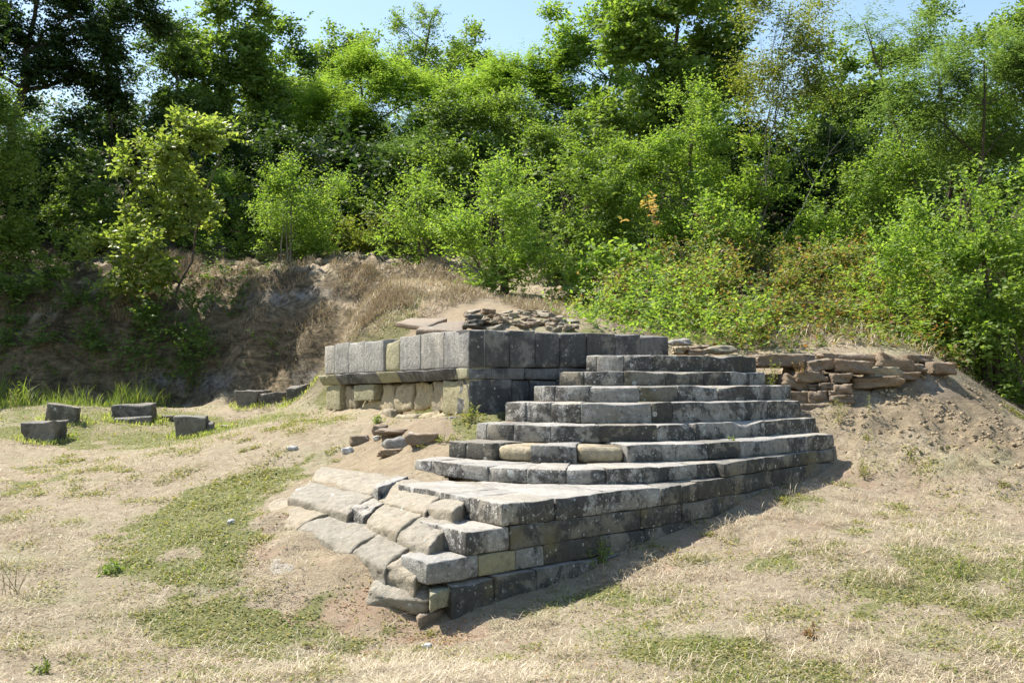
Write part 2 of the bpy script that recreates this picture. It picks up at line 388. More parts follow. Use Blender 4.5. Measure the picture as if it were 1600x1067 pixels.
# platform frame
C0 = Vector((wx(733, 12.6), 12.6, 0))
EL = Vector((-0.505, 0.863, 0)); ER = Vector((0.863, 0.505, 0))
def plat_t(px, d):       # distance along a face for a pixel column
    a = (px - 800) / F
    return (a * C0.y - C0.x) / (d.x - a * d.y)
LEN_L = plat_t(507, EL); LEN_R = plat_t(1045, ER)
PLAT = [(C0 + EL * 0.2 + ER * 0.2), (C0 + ER * (LEN_R - 0.1) + EL * 0.2), (C0 + ER * (LEN_R - 0.1) + EL * (LEN_L)), (C0 + EL * (LEN_L - 0.1) + ER * 0.2)]
PLAT = [(p.x, p.y) for p in PLAT]
STAIR = [(-0.5, 8.25), (1.13, 9.97), (1.98, 10.92), (2.58, 11.82), (3.08, 12.47), (3.6, 13.0), (2.95, 13.7), (2.1, 14.0), (-0.2, 12.65), (-0.1, 12.1), (-0.35, 11.6), (-0.45, 11.2), (-0.75, 11.0), (-0.5, 10.3), (-0.25, 9.2), (-0.6, 8.5)]

def height(x, y, detail=True):
    x = np.asarray(x, float); y = np.asarray(y, float)
    shp = x.shape; x = x.ravel(); y = y.ravel()
    z = np.empty(x.shape)
    for s in range(0, len(x), 40000):
        xs, ys = x[s:s + 40000], y[s:s + 40000]
        d2 = (xs[:, None] - C[None, :, 0]) ** 2 + (ys[:, None] - C[None, :, 1]) ** 2
        z[s:s + 40000] = _k(d2) @ _w[:nC] + _w[nC] + _w[nC + 1] * xs + _w[nC + 2] * ys
    if detail:
        bank = np.clip((y - 20.5) / 2, 0, 1)
        heap = np.clip(1 - np.hypot(x - 5.4, (y - 13.0)) / 2.6, 0, 1)
        z = z + 0.05 * fbm(x * 0.9, y * 0.9, 1) + 0.022 * fbm(x * 5, y * 5, 2, 3) + bank * (0.32 * fbm(x * 0.8, y * 0.8, 3) + 0.34 * fbm(x * 3.4, y * 3.4 + 0.0, 9, 5))
        z = z + heap * (0.20 * fbm(x * 3.5, y * 3.5, 4) + 0.16 * np.abs(fbm(x * 9, y * 9, 5, 3)))
    sp = poly_sd(x, y, PLAT)
    zi = 1.98 + 0.10 * np.maximum(sp, 0) + 0.05 * fbm(x * 4, y * 4, 6)
    z = np.where(sp > 0, np.maximum(z, np.minimum(zi, 2.4)), z)
    ss = poly_sd(x, y, STAIR)
    z = np.where(ss > 0, np.minimum(z, -0.1), z)
    return z.reshape(shp)
def hz1(x, y): return float(height(np.array([x]), np.array([y]))[0])
def ghit(px, py, y0=5.0, y1=45.0):
    Y = np.arange(y0, y1, 0.05)
    z = height((px - 800) / F * Y, Y); r = E - (py - HZ) / F * Y
    k = np.argmax(r <= z)
    if not (r <= z).any(): k = len(Y) - 1
    return float((px - 800) / F * Y[k]), float(Y[k]), float(z[k])
def gpoly(pts): return [ghit(*p)[:2] for p in pts]

Z_GREEN = gpoly([(500, 712), (400, 742), (300, 765), (215, 830), (205, 885), (265, 905), (300, 950), (330, 985), (420, 985), (450, 930), (400, 880), (400, 815), (440, 775), (495, 735)])
Z_GREEN = [(a - .1, b) for a, b in Z_GREEN]
Z_LAWN = gpoly([(-200, 640), (0, 634), (200, 628), (480, 612), (505, 645), (500, 668), (380, 668), (330, 692), (180, 694), (0, 668), (-200, 670)])
Z_RED = gpoly([(400, 785), (405, 860), (465, 905), (455, 975), (700, 1015), (1000, 905), (1300, 765), (1340, 700), (1300, 715), (1100, 820), (900, 930), (690, 975), (560, 950), (470, 880), (430, 830)])
Z_SOIL1 = gpoly([(430, 865), (480, 820), (560, 850), (640, 880), (575, 945), (690, 965), (820, 930), (1000, 860), (1180, 790), (1300, 715), (1340, 690), (1300, 745), (1050, 850), (850, 945), (680, 985), (550, 955), (470, 910)])
Z_SOIL2 = gpoly([(1330, 650), (1380, 598), (1480, 585), (1530, 600), (1600, 670), (1700, 710), (1600, 725), (1480, 688), (1400, 675), (1340, 665)])
Z_SOIL3 = gpoly([(480, 738), (560, 690), (600, 666), (740, 656), (745, 680), (700, 700), (640, 738), (520, 742)])
Z_PATH = gpoly([(525, 560), (535, 500), (590, 470), (600, 440), (630, 425), (680, 440), (720, 475), (900, 490), (900, 512), (740, 513), (620, 522)])

SPOTS = [ghit(*p) for p in ((340, 912), (285, 868), (420, 888))]
def zones(x, y):
    n = 0.35 * fbm(x * 2.2, y * 2.2, 20, 3)
    n = n + 0.3 * fbm(x * 7, y * 7, 27, 3)
    def m(poly, s=0.25): return np.clip(0.5 + (poly_sd(x, y, poly) + n * 1.1) / s, 0, 1)
    g = m(Z_GREEN, 0.3)
    for sx, sy, _ in SPOTS: g = g * np.clip((np.hypot((x - sx), (y - sy) * 0.7) - 0.12) / 0.1, 0, 1)
    bits = np.clip((fbm(x * 0.8 + 5, y * 0.8, 33, 4) - 0.12) * 5, 0, 0.75)
    right = np.clip((x - 0.2) / 0.5, 0, 1) * np.clip((9.3 - y) / 1, 0, 1) * np.clip((fbm(x * 1.6, y * 1.6, 35, 4) - 0.05) * 5, 0, 0.32)
    g = np.maximum.reduce([g, (0.58 + .5 * fbm(x * 1.5, y * 1.5, 28, 3)) * m(Z_LAWN, 0.9), np.where(y < 21, bits, 0), right])
    s = np.maximum.reduce([m(Z_SOIL1, 0.4), m(Z_SOIL2, 0.5), m(Z_SOIL3, 0.4), m(Z_PATH, 0.8)])
    g = g * (1 - .9 * m(Z_SOIL1, .5))
    g = g * (1 - m(Z_SOIL2, .8)) * np.clip(1 - (x - 3.2), 0, 1) if False else np.where((x > 3.4) & (y > 9.5), 0, g)
    r = m(Z_RED, 0.5) * np.clip(0.55 + fbm(x * 3, y * 3, 22, 3) * 1.3, 0, 1)
    return g, s, r

Ys = [-6.0]
while Ys[-1] < 140:
    y = Ys[-1]; Ys.append(y + max(0.035, 0.045 * abs(y) / 8 if y > 5 else 0.4 if y < 3 else 0.05))
Ys = np.array(Ys)
US = np.linspace(-1, 1, 560); US = 0.75 * US + 0.45 * US ** 3
GX, GY = np.meshgrid(US, Ys)
GX = GX * (np.maximum(GY, 0) * 0.95 + 5.5)
GZ = height(GX, GY)
nr, nc = GX.shape
gv = np.stack([GX.ravel(), GY.ravel(), GZ.ravel()], 1)
idx = np.arange(nr * nc).reshape(nr, nc)
gf = np.stack([idx[:-1, :-1].ravel(), idx[:-1, 1:].ravel(), idx[1:, 1:].ravel(), idx[1:, :-1].ravel()], 1)
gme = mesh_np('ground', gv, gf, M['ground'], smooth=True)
x, y = gv[:, 0], gv[:, 1]
g, s, r = zones(x, y)
zx = np.gradient(GZ, axis=1) / (np.gradient(GX, axis=1) + 1e-9); zy = np.gradient(GZ, axis=0) / (np.gradient(GY, axis=0) + 1e-9)
slope = np.hypot(zx, zy).ravel()
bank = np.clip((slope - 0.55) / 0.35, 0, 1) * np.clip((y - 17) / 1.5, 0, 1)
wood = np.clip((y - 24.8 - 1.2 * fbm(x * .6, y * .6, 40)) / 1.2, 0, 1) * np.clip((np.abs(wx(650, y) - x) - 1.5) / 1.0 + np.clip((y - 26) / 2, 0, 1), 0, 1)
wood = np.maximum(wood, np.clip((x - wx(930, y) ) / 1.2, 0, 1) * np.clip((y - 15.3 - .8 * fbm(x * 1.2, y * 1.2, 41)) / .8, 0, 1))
zz = gv[:, 2]
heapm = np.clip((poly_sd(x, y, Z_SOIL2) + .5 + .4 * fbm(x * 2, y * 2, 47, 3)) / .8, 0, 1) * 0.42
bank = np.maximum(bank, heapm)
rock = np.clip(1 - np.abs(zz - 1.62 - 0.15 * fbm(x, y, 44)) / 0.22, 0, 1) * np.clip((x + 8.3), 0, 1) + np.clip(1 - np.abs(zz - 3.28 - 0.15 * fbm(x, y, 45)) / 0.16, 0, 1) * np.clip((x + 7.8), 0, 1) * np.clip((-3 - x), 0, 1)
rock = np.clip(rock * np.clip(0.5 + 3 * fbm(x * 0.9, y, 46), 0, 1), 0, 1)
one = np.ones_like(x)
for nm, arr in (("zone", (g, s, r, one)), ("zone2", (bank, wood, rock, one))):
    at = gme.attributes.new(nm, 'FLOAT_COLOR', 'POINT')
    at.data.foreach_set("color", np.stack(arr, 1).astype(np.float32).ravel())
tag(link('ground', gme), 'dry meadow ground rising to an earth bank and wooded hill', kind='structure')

# ---------------------------------------------------------------- stone blocks
def block_arrays(fn, dims, rnd=0.02, rough=0.006, seg=0.09, seed=0.0, wear=0.0, lump=0.0, fr=0.0):
    """surface of a unit cube mapped by fn(u,v,w)->Vector, edges chamfered, faces roughened"""
    def axis(Ld):
        e = min(rnd / Ld, 0.3); n = max(1, min(18, int(round(Ld / seg))))
        return [0.0] + [e + (1 - 2 * e) * i / n for i in range(n + 1)] + [1.0], e
    (cu, eu), (cv, ev), (cwl, ew) = axis(dims[0]), axis(dims[1]), axis(dims[2])
    nu, nv, nw = len(cu), len(cv), len(cwl)
    ids = {}; V = []; faces = []
    sd = Vector((seed * 3.17, seed * 1.71, seed * 2.3))
    cen = fn(0.5, 0.5, 0.5)
    for i in range(nu):
        for j in range(nv):
            for k in range(nw):
                ext = (i in (0, nu - 1)) + (j in (0, nv - 1)) + (k in (0, nw - 1))
                if not ext: continue
                u, v, w = cu[i], cv[j], cwl[k]
                if ext >= 2:
                    a = 0.30 if ext == 2 else 0.42
                    if i == 0: u += a * eu
                    if i == nu - 1: u -= a * eu
                    if j == 0: v += a * ev
                    if j == nv - 1: v -= a * ev
                    if k == 0: w += a * ew
                    if k == nw - 1: w -= a * ew
                p = fn(u, v, w)
                if wear and v > 0.75 and w < 0.35:
                    t = (v - 0.75) * 4 * (1 - w / 0.35)
                    q = max(0, mnoise.noise(Vector((p.x * 2.3, p.y * 2.3, seed))) + 0.15)
                    p = p + (cen - p).normalized() * (wear * q * t)
                    p.z -= wear * q * t * 0.7
                nz = mnoise.noise_vector(p * 4.0 + sd)
                n2 = mnoise.noise_vector(p * 13.0 + sd) + (mnoise.noise_vector(p * 29.0 + sd) * 0.8 if rough > 0.009 else Vector((0, 0, 0)))
                p = p + nz * rough * 1.6 + n2 * rough * 0.8
                if rough > 0.009:      # broken, bedded surface
                    rg = abs(mnoise.noise(Vector((p.x * 5.0, p.y * 5.0, p.z * 11.0)) + sd)) + 0.5 * abs(mnoise.noise(p * 12.0 + sd))
                    st = math.floor(rg * 6.0) / 6.0
                    p = p + (cen - p).normalized() * (st * rough * 3.2)
                if fr and v > 0.4:
                    p.z -= fr * max(0.0, 1 - w / 0.55) ** 2 * (v - 0.4) / 0.6
                if lump:
                    n3 = mnoise.noise_vector(p * 1.7 + sd); p = p + n3 * lump
                ids[(i, j, k)] = len(V); V.append(p)
    def q(a, b, c, d): faces.append((ids[a], ids[b], ids[c], ids[d]))
    for i in range(nu - 1):
        for j in range(nv - 1):
            q((i, j, 0), (i + 1, j, 0), (i + 1, j + 1, 0), (i, j + 1, 0))
            q((i, j, nw - 1), (i, j + 1, nw - 1), (i + 1, j + 1, nw - 1), (i + 1, j, nw - 1))
        for k in range(nw - 1):
            q((i, 0, k), (i, 0, k + 1), (i + 1, 0, k + 1), (i + 1, 0, k))
            q((i, nv - 1, k), (i + 1, nv - 1, k), (i + 1, nv - 1, k + 1), (i, nv - 1, k + 1))
    for j in range(nv - 1):
        for k in range(nw - 1):
            q((0, j, k), (0, j + 1, k), (0, j + 1, k + 1), (0, j, k + 1))
            q((nu - 1, j, k), (nu - 1, j, k + 1), (nu - 1, j + 1, k + 1), (nu - 1, j + 1, k))
    return V, faces
_seed = [0.0]
def add_block(name, fn, dims, mat, parent=None, **kw):
    _seed[0] += 1.37
    kw.setdefault('seed', _seed[0])
    flat = kw.pop('flat', False)
    fns = fn if isinstance(fn, list) else [(fn, dims)]
    V, Fc = [], []
    for f, d in fns:
        v, fc = block_arrays(f, d, **kw)
        o = len(V); V += v; Fc += [tuple(a + o for a in t) for t in fc]
    c = sum(V, Vector()) / len(V)
    if parent is not None:
        base = Vector(parent.location)
        if parent.parent is not None: base = base + Vector(parent.parent.location)
    else: base = Vector((0, 0, 0))
    if parent is None: c.z = min(v.z for v in V)
    me = mesh_np(name, np.array([(v - c)[:] for v in V]), np.array(Fc), mat, smooth=not flat)
    o = link(name, me, parent)
    o.location = c - base
    return o
def hexa(c8):
    """c8: front-bottom-left, front-bottom-right, front-top-right, front-top-left, then the same at the back"""
    a = [Vector(p) for p in c8]
    def fn(u, v, w):
        f = (a[0] * (1 - u) + a[1] * u) * (1 - v) + (a[3] * (1 - u) + a[2] * u) * v
        b = (a[4] * (1 - u) + a[5] * u) * (1 - v) + (a[7] * (1 - u) + a[6] * u) * v
        return f * (1 - w) + b * w
    dims = (max((a[1] - a[0]).length, 0.02), max((a[3] - a[0]).length, 0.02), max((a[4] - a[0]).length, 0.02))
    return fn, dims

# ---------------------------------------------------------------- the curved staircase
ZL = {1: 1.910, 2: 1.722, 3: 1.563, 4: 1.392, 5: 1.182, 6: 1.013, 7: 0.845, 8: 0.705, 9: 0.529, 10: 0.353, 11: 0.190, 12: -0.15}
stair = empty('curved_staircase', (0.8, 11.0, 0.0))
tag(stair, 'semicircular flight of weathered grey stone steps fanning out in front of the ruined platform', 'staircase')
CURV = {
 7: [(647, 11.02), (673, 10.82), (712, 10.44), (762, 10.1), (822, 9.92), (884, 9.85), (947, 9.84), (994, 9.93), (1044, 10.15), (1087, 10.41), (1131, 10.68)],
 6: [(702, 11.25), (727, 11.08), (772, 10.75), (828, 10.52), (897, 10.4), (980, 10.5), (1056, 10.72), (1106, 10.95), (1156, 11.25), (1209, 11.68), (1262, 12.2), (1303, 12.68)],
 5: [(744, 11.65), (760, 11.45), (803, 11.15), (860, 10.97), (937, 10.92), (1027, 11.12), (1087, 11.38), (1162, 11.82), (1225, 12.42), (1275, 13.0)],
 4: [(790, 12.0), (821, 11.7), (860, 11.5), (907, 11.4), (960, 11.38), (1018, 11.46), (1050, 11.55), (1120, 11.85), (1190, 12.45), (1252, 13.3)],
 3: [(834, 12.3), (866, 12.05), (920, 11.85), (1000, 11.83), (1059, 11.95), (1122, 12.25), (1172, 12.65), (1237, 13.5)],
 2: [(873, 12.6), (910, 12.4), (975, 12.25), (1040, 12.3), (1099, 12.5), (1143, 12.8), (1195, 13.5)],
 1: [(916, 12.95), (932, 12.85), (974, 12.7), (1020, 12.66), (1100, 12.85), (1145, 13.15), (1183, 13.65)],
}
JOIN = {
 7: [647, 673, 712, 762, 822, 884, 947, 994, 1044, 1087, 1131],
 6: [702, 727, 769, 828, 901, 980, 1056, 1106, 1156, 1209, 1262, 1303],
 5: [744, 761, 803, 860, 937, 1027, 1087, 1195, 1275],
 4: [790, 821, 860, 907, 1018, 1050, 1150, 1200, 1252],
 3: [834, 866, 920, 1000, 1059, 1122, 1172, 1237],
 2: [873, 912, 975, 1040, 1099, 1143, 1195],
 1: [916, 932, 974, 1020, 1100, 1163, 1183],
}
def curve_fn(pts):
    px = np.array([p[0] for p in pts], float); Y = np.array([p[1] for p in pts], float)
    # smooth through the samples (Catmull-Rom in column space)
    m = np.gradient(Y, px)
    def f(p):
        p = min(max(p, px[0]), px[-1]); i = min(max(int(np.searchsorted(px, p)) - 1, 0), len(px) - 2)
        h = px[i + 1] - px[i]; t = (p - px[i]) / h
        y = (2 * t**3 - 3 * t**2 + 1) * Y[i] + (t**3 - 2 * t**2 + t) * h * m[i] + (-2 * t**3 + 3 * t**2) * Y[i + 1] + (t**3 - t**2) * h * m[i + 1]
        return Vector((wx(p, y), y, 0))
    def nrm(p):
        a, b = f(max(p - 12, px[0])), f(min(p + 12, px[-1]))
        d = (b - a).normalized()
        return Vector((-d.y, d.x, 0))
    return f, nrm
def step_part(k, z_low):
    """core fill of a step, one mesh; its blocks hang under it"""
    f, nrm = curve_fn(CURV[k])
    p0, p1 = CURV[k][0][0], CURV[k][-1][0]
    front = [f(p) + nrm(p) * 0.16 for p in np.linspace(p0 + 8, p1 - 8, 24)]
    back = {1: [(3.0, 14.0), (0.95, 13.35)], 2: [(3.0, 14.1), (0.6, 13.1)], 3: [(3.3, 14.0), (0.3, 12.95)], 4: [(3.5, 13.9), (0.0, 12.75)],
            5: [(3.6, 13.8), (-0.3, 12.6)], 6: [(3.7, 13.6), (-0.45, 12.4)], 7: [(2.6, 12.6), (-0.75, 12.2)]}[k]
    ring = front + [Vector((bx, by, 0)) for bx, by in back]
    n = len(ring); zt = ZL[k] - 0.02
    V = []; Fc = []
    base = Vector(stair.location)
    for z in (zt, z_low):
        for v in ring: V.append((v.x - base.x, v.y - base.y, z))
    for z in (zt, z_low):
        c = sum(ring, Vector()) / n; V.append((c.x - base.x, c.y - base.y, z))
    for i in range(n):
        j = (i + 1) % n
        Fc += [(i, j, 2 * n), (j + n, i + n, 2 * n + 1), (i, i + n, j), (j, i + n, j + n)]
    return link('step', mesh_np('step', V, Fc, M['soil']), stair)
STEPS = {k: step_part(k, ZL[k + 1] - 0.2) for k in range(1, 8)}
spec_mat = {(6, 2): 'tan', (6, 4): 'tan', (7, 1): 'step', (4, 2): 'stepdark', (5, 2): 'stepdark'}
for k in range(1, 8):
    f, nrm = curve_fn(CURV[k])
    js = JOIN[k]
    for b in range(len(js) - 1):
        a0, a1 = js[b], js[b + 1]
        key = (k, b)
        mt = 'stepdark' if random.random() < 0.22 else 'step'
        zt, zb = ZL[k] - random.uniform(0, 0.006), ZL[k + 1] - 0.004
        dep = {1: 0.6, 2: 0.55, 3: 0.55, 4: 0.6, 5: 0.55, 6: 0.62, 7: 0.62}[k]
        wear = random.choice((0.02, 0.03, 0.05)); rr = 0.012; lump = 0
        out = random.uniform(-0.006, 0.008)
        if key in ((6, 2), (6, 4)):          # eroded bare stones, set back with rounded tops
            mt = 'tan'; rr = 0.07; wear = 0.07; out = 0.05; zt -= 0.012; lump = 0.02
        if key == (6, 1): rr = 0.02; 
        if k == 5 and b in (5, 6): wear = 0.10
        g0, g1 = 0.2, 0.2
        if key == (6, 2): g0 = 3.0
        def fn(u, v, w, a0=a0 + g0 * 0.5, a1=a1 - g1 * 0.5, zt=zt, zb=zb, dep=dep, out=out, f=f, nrm=nrm):
            p = a0 + (a1 - a0) * u
            c = f(p); n = nrm(a0 + (a1 - a0) * (0.5 + (u - 0.5) * (1 - 0.5 * w)))
            q = c + n * (out + dep * w)
            return Vector((q.x, q.y, zb + (zt - zb) * v))
        ln = (f(a1) - f(a0)).length
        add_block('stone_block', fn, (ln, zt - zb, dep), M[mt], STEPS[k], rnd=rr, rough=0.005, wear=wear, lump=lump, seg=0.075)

# straight outer wall of the lower courses
WALL = [Vector(p) for p in ((-0.62, 7.78, 0), (1.32, 9.72, 0), (2.12, 10.62, 0), (2.78, 11.55, 0), (3.27, 12.1, 0), (3.74, 12.68, 0))]
def wall_pt(px):
    a = (px - 800) / F
    for i in range(len(WALL) - 1):
        p, q = WALL[i], WALL[i + 1]; d = q - p
        den = d.x - a * d.y
        t = (a * p.y - p.x) / den
        if (-0.3 if i == 0 else -1e-6) <= t <= (1.0 if i < len(WALL) - 2 else 1.3): return p + d * t, d.normalized()
    return WALL[-1], (WALL[-1] - WALL[-2]).normalized()
LD = Vector((-0.53, 0.848, 0))
def course(name_parent, z0, z1, joints, mat, depth=0.5, first_depth=None, out=0.0, rr=0.010, rough=0.005, wear=0.03, mats=None, inward=None):
    for b in range(len(joints) - 1):
        p, d = wall_pt(joints[b]); q, d2 = wall_pt(joints[b + 1])
        gap = d * 0.0012
        n0 = Vector((-d.y, d.x, 0)); n1 = Vector((-d2.y, d2.x, 0))
        if inward is not None: n0 = n1 = inward
        dep = depth if not (b == 0 and first_depth) else first_depth
        if isinstance(depth, list): dep = depth[b]
        if b == 0 and inward is None: n0 = LD
        o = -out - random.uniform(-0.006, 0.006)
        A, B = p + gap + n0 * o * -1 * 0 + n0 * (-o), q - gap + n1 * (-o)
        zt = z1 - random.uniform(0.002, 0.006)
        c8 = [(A.x, A.y, z0), (B.x, B.y, z0), (B.x, B.y, zt), (A.x, A.y, zt)]
        Ab, Bb = A + n0 * dep, B + n1 * dep
        c8 += [(Ab.x, Ab.y, z0), (Bb.x, Bb.y, z0), (Bb.x, Bb.y, zt), (Ab.x, Ab.y, zt)]
        fn, dims = hexa(c8)
        m = (mats or {}).get(b, mat)
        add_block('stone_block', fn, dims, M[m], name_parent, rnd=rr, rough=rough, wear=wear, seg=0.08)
core = empty('lower_courses')     # grouping part carried by the stair
core.name = 'lower_course'
core.parent = stair
def split_corner(parent, corner_px, next_px, zt, zb, depths, mat='step'):
    p, d = wall_pt(corner_px); q, _ = wall_pt(next_px)
    s = 0.0
    for i, dp in enumerate(depths):
        A = p + LD * (s + (0.004 if i else 0)); B = q + LD * (s + (0.004 if i else 0)) - d * 0.004
        A2, B2 = A + LD * (dp - 0.004), B + LD * (dp - 0.004)
        c8 = [(A.x, A.y, zb), (B.x, B.y, zb), (B.x, B.y, zt), (A.x, A.y, zt), (A2.x, A2.y, zb), (B2.x, B2.y, zb), (B2.x, B2.y, zt), (A2.x, A2.y, zt)]
        fn, dims = hexa(c8)
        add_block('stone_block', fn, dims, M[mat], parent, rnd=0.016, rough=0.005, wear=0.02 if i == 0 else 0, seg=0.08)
        s += dp
# course at the level of the broad tread
split_corner(core, 785, 868, ZL[8], ZL[9] - 0.003, [0.50, 0.33, 0.95])
course(core, ZL[9] - 0.003, ZL[8], [868, 952, 1033], 'step', depth=1.45, inward=LD)
course(core, ZL[9] - 0.003, ZL[8] - 0.003, [1033, 1066, 1090, 1147, 1205, 1262, 1303], 'stepdark', depth=0.5)
course(core, ZL[8] + 0.0, ZL[7] - 0.003, [1131, 1180, 1238, 1303], 'stepdark', depth=0.3)
split_corner(core, 728, 797, ZL[9], ZL[10] - 0.003, [0.46, 0.28])
course(core, ZL[10] - 0.003, ZL[9] - 0.004, [797, 851, 939, 1001, 1065, 1147, 1230], 'stepdark', depth=0.45)
split_corner(core, 668, 748, ZL[10], ZL[11] - 0.003, [0.42])
course(core, ZL[11] - 0.003, ZL[10] - 0.004, [748, 806, 850, 938, 1008, 1080, 1150], 'stepdark', depth=0.45, mats={0: 'olive', 1: 'step'})
course(core, ZL[12] + 0.03, ZL[11] - 0.005, [700, 765, 830, 895, 960, 1020, 1090], 'stepdark', depth=0.4, out=-0.06)

# eroded foundation slabs, each by its top corners (photo column, row) and height below the eye
slabs = empty('rough_foundation', (-1.4, 9.6, 0.2))
tag(slabs, 'rows of rough cracked pale sandstone slabs continuing the lower steps to the left', 'foundation')
def slab(top, thick, mat='slab', rr=0.02, lump=0.012, rough=0.010, parent=slabs, seg=0.042, wear=0.05, name='slab', fr=0.0):
    """top: FL FR BR BL as (px, py, z)"""
    P = []
    for px, py, z in top:
        Y = (E - z) * F / (py - HZ); P.append(Vector((wx(px, Y), Y, z)))
    FL, FR, BR, BL = P
    dn = Vector((0, 0, thick))
    fn, dims = hexa([FL - dn, FR - dn, FR, FL, BL - dn, BR - dn, BR, BL])
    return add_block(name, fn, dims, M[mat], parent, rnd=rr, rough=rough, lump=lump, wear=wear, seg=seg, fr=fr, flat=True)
slab([(486, 743, .66), (583, 761, .675), (634, 742, .70), (503, 727, .72)], 0.25, fr=.035)
slab([(583, 757, .70), (592, 760, .70), (640, 743, .71), (625, 742, .71)], 0.25, rr=0.015, mat='step', lump=0.0, fr=0)
slab([(592, 766, .665), (665, 786, .655), (712, 760, .69), (640, 745, .69)], 0.25, fr=.07)
slab([(665, 781, .67), (706, 790, .665), (780, 757, .70), (712, 750, .70)], 0.25, fr=.04)
slab([(449, 770, .575), (544, 795, .535), (586, 774, .605), (484, 751, .635)], 0.25, fr=.035)
slab([(543, 791, .54), (570, 799, .53), (612, 780, .59), (586, 773, .605)], 0.25, rr=0.015, mat='step', lump=0.005, fr=0)
slab([(570, 802, .515), (618, 823, .49), (668, 799, .575), (612, 780, .59)], 0.25, fr=.035)
slab([(618, 823, .49), (670, 842, .465), (716, 812, .55), (667, 798, .575)], 0.25, fr=.05, lump=.03)
slab([(404, 787, .46), (464, 814, .415), (528, 798, .48), (452, 771, .52)], 0.25, fr=.06, lump=.04)
slab([(465, 818, .395), (548, 852, .335), (616, 822, .425), (527, 797, .475)], 0.25, fr=.04)
slab([(549, 853, .333), (602, 878, .30), (664, 842, .40), (616, 821, .423)], 0.25, fr=.04)
slab([(603, 877, .298), (650, 892, .265), (684, 850, .38), (665, 841, .398)], 0.25, fr=.035)
slab([(572, 908, .17), (676, 914, .175), (676, 884, .20), (606, 880, .20)], 0.20, rr=0.05, fr=.07, lump=.02)
slab([(672, 926, .15), (712, 910, .165), (706, 882, .178), (668, 886, .178)], 0.14, rr=0.015, mat='olive', lump=0.01, fr=.01)
slab([(655, 962, -.02), (722, 940, -.01), (712, 920, 0.0), (650, 930, 0.0)], 0.1, rr=0.03, mat='brown')
slab([(418, 893, .15), (470, 900, .15), (476, 872, .185), (425, 868, .195)], 0.14, rr=0.06, lump=0.03, fr=.035)

# ---------------------------------------------------------------- the platform
plat = empty('ruined_platform', (C0.x + 0.8, C0.y + 2.2, 1.1))
tag(plat, 'ruined square monument base of upright grey slabs over a moulded course, filled with rubble', 'monument base')
def face_block(d, px0, px1, yt, yb, mat, depth=0.38, out=0.0, rr=0.018, rough=0.005, lump=0.0, top2=None, bot2=None, wear=0.03, chamf=0.0, name='upright_slab', gap=0.0015, end_px=733, back_out=0.0):
    t0, t1 = plat_t(px0, d), plat_t(px1, d)
    lo, hi = min(t0, t1), max(t0, t1)
    inward = ER if d is EL else EL
    def pt(t): return C0 + d * t
    A, B = pt(lo + gap), pt(hi - gap)
    if d is ER and lo < 0.05: A = pt(lo)
    def zz(px, py):
        t = plat_t(px, d); return wz(py, (C0 + d * t).y)
    pl, ph = (px1, px0) if d is EL else (px0, px1)     # pixel column at lo / hi
    ylo_t, yhi_t = (yt if top2 is None else top2[1 if d is EL else 0]), (yt if top2 is None else top2[0 if d is EL else 1])
    ylo_b, yhi_b = (yb if bot2 is None else bot2[1 if d is EL else 0]), (yb if bot2 is None else bot2[0 if d is EL else 1])
    zAt, zBt, zAb, zBb = zz(pl, ylo_t), zz(ph, yhi_t), zz(pl, ylo_b), zz(ph, yhi_b)
    a, b_ = A - inward * out, B - inward * out
    a0, b0 = A - inward * (out - chamf), B - inward * (out - chamf)
    ai, bi = A + inward * depth, B + inward * depth
    if d is EL:   # left face: far end is on the left as seen
        c8 = [(b0.x, b0.y, zBb), (a0.x, a0.y, zAb), (a.x, a.y, zAt), (b_.x, b_.y, zBt), (bi.x, bi.y, zBb), (ai.x, ai.y, zAb), (ai.x, ai.y, zAt), (bi.x, bi.y, zBt)]
    else:
        c8 = [(a0.x, a0.y, zAb), (b0.x, b0.y, zBb), (b_.x, b_.y, zBt), (a.x, a.y, zAt), (ai.x, ai.y, zAb), (bi.x, bi.y, zBb), (bi.x, bi.y, zBt), (ai.x, ai.y, zAt)]
    fn, dims = hexa(c8)
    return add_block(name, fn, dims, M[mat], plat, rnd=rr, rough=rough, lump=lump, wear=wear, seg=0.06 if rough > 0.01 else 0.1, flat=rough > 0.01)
lerp = lambda a, b, t: a + (b - a) * t
def lt(px): return lerp(541, 515, (px - 507) / 226)
def lb(px): return lerp(585, 573.5, (px - 507) / 226)
def lc(px): return lerp(602, 592, (px - 507) / 226)
# left face, upper course
for i, (a, b, t0, t1, mt) in enumerate([(507, 523, 541, 537, 'plat'), (523, 545, 537, 535, 'plat'), (545, 569, 535, 533, 'plat'), (569, 599, 533, 530, 'plat'), (602, 624, 535, 530, 'olive'), (624, 657, 526, 523, 'plat'), (657, 694, 522, 517.5, 'plat')]):
    face_block(EL, a, b, 0, 0, mt, top2=(t0, t1), bot2=(lb(a), lb(b)), rr=0.03 if mt == 'olive' else 0.012, gap=0.001 if i in (0, 1, 2) else 0.002)
# corner stone seen on both faces
face_block(EL, 694, 733, 0, 0, 'plat', top2=(517, 515), bot2=(lb(694), lb(733)), rr=0.014, depth=0.36, out=0.008)
# right face, upper course
rj = [733, 757, 796, 836, 875, 917, 961, 1000, 1045]
ty = [515, 515, 516.5, 518, 520, 520, 522, 523, 525.5]
def rb(px): return lerp(573, 577, (px - 733) / 312)
def rc(px): return lerp(592, 594, (px - 733) / 312)
tA = plat_t(760, ER)
for i in range(len(rj) - 1):
    a = rj[i] if i else 733.01
    face_block(ER, a, rj[i + 1], 0, 0, 'platshade', top2=(ty[i], ty[i + 1] - 0.5), bot2=(rb(a), rb(rj[i + 1])), rr=0.03 if i in (3, 4) else 0.012, wear=0.04, out=0.008, depth=0.34)
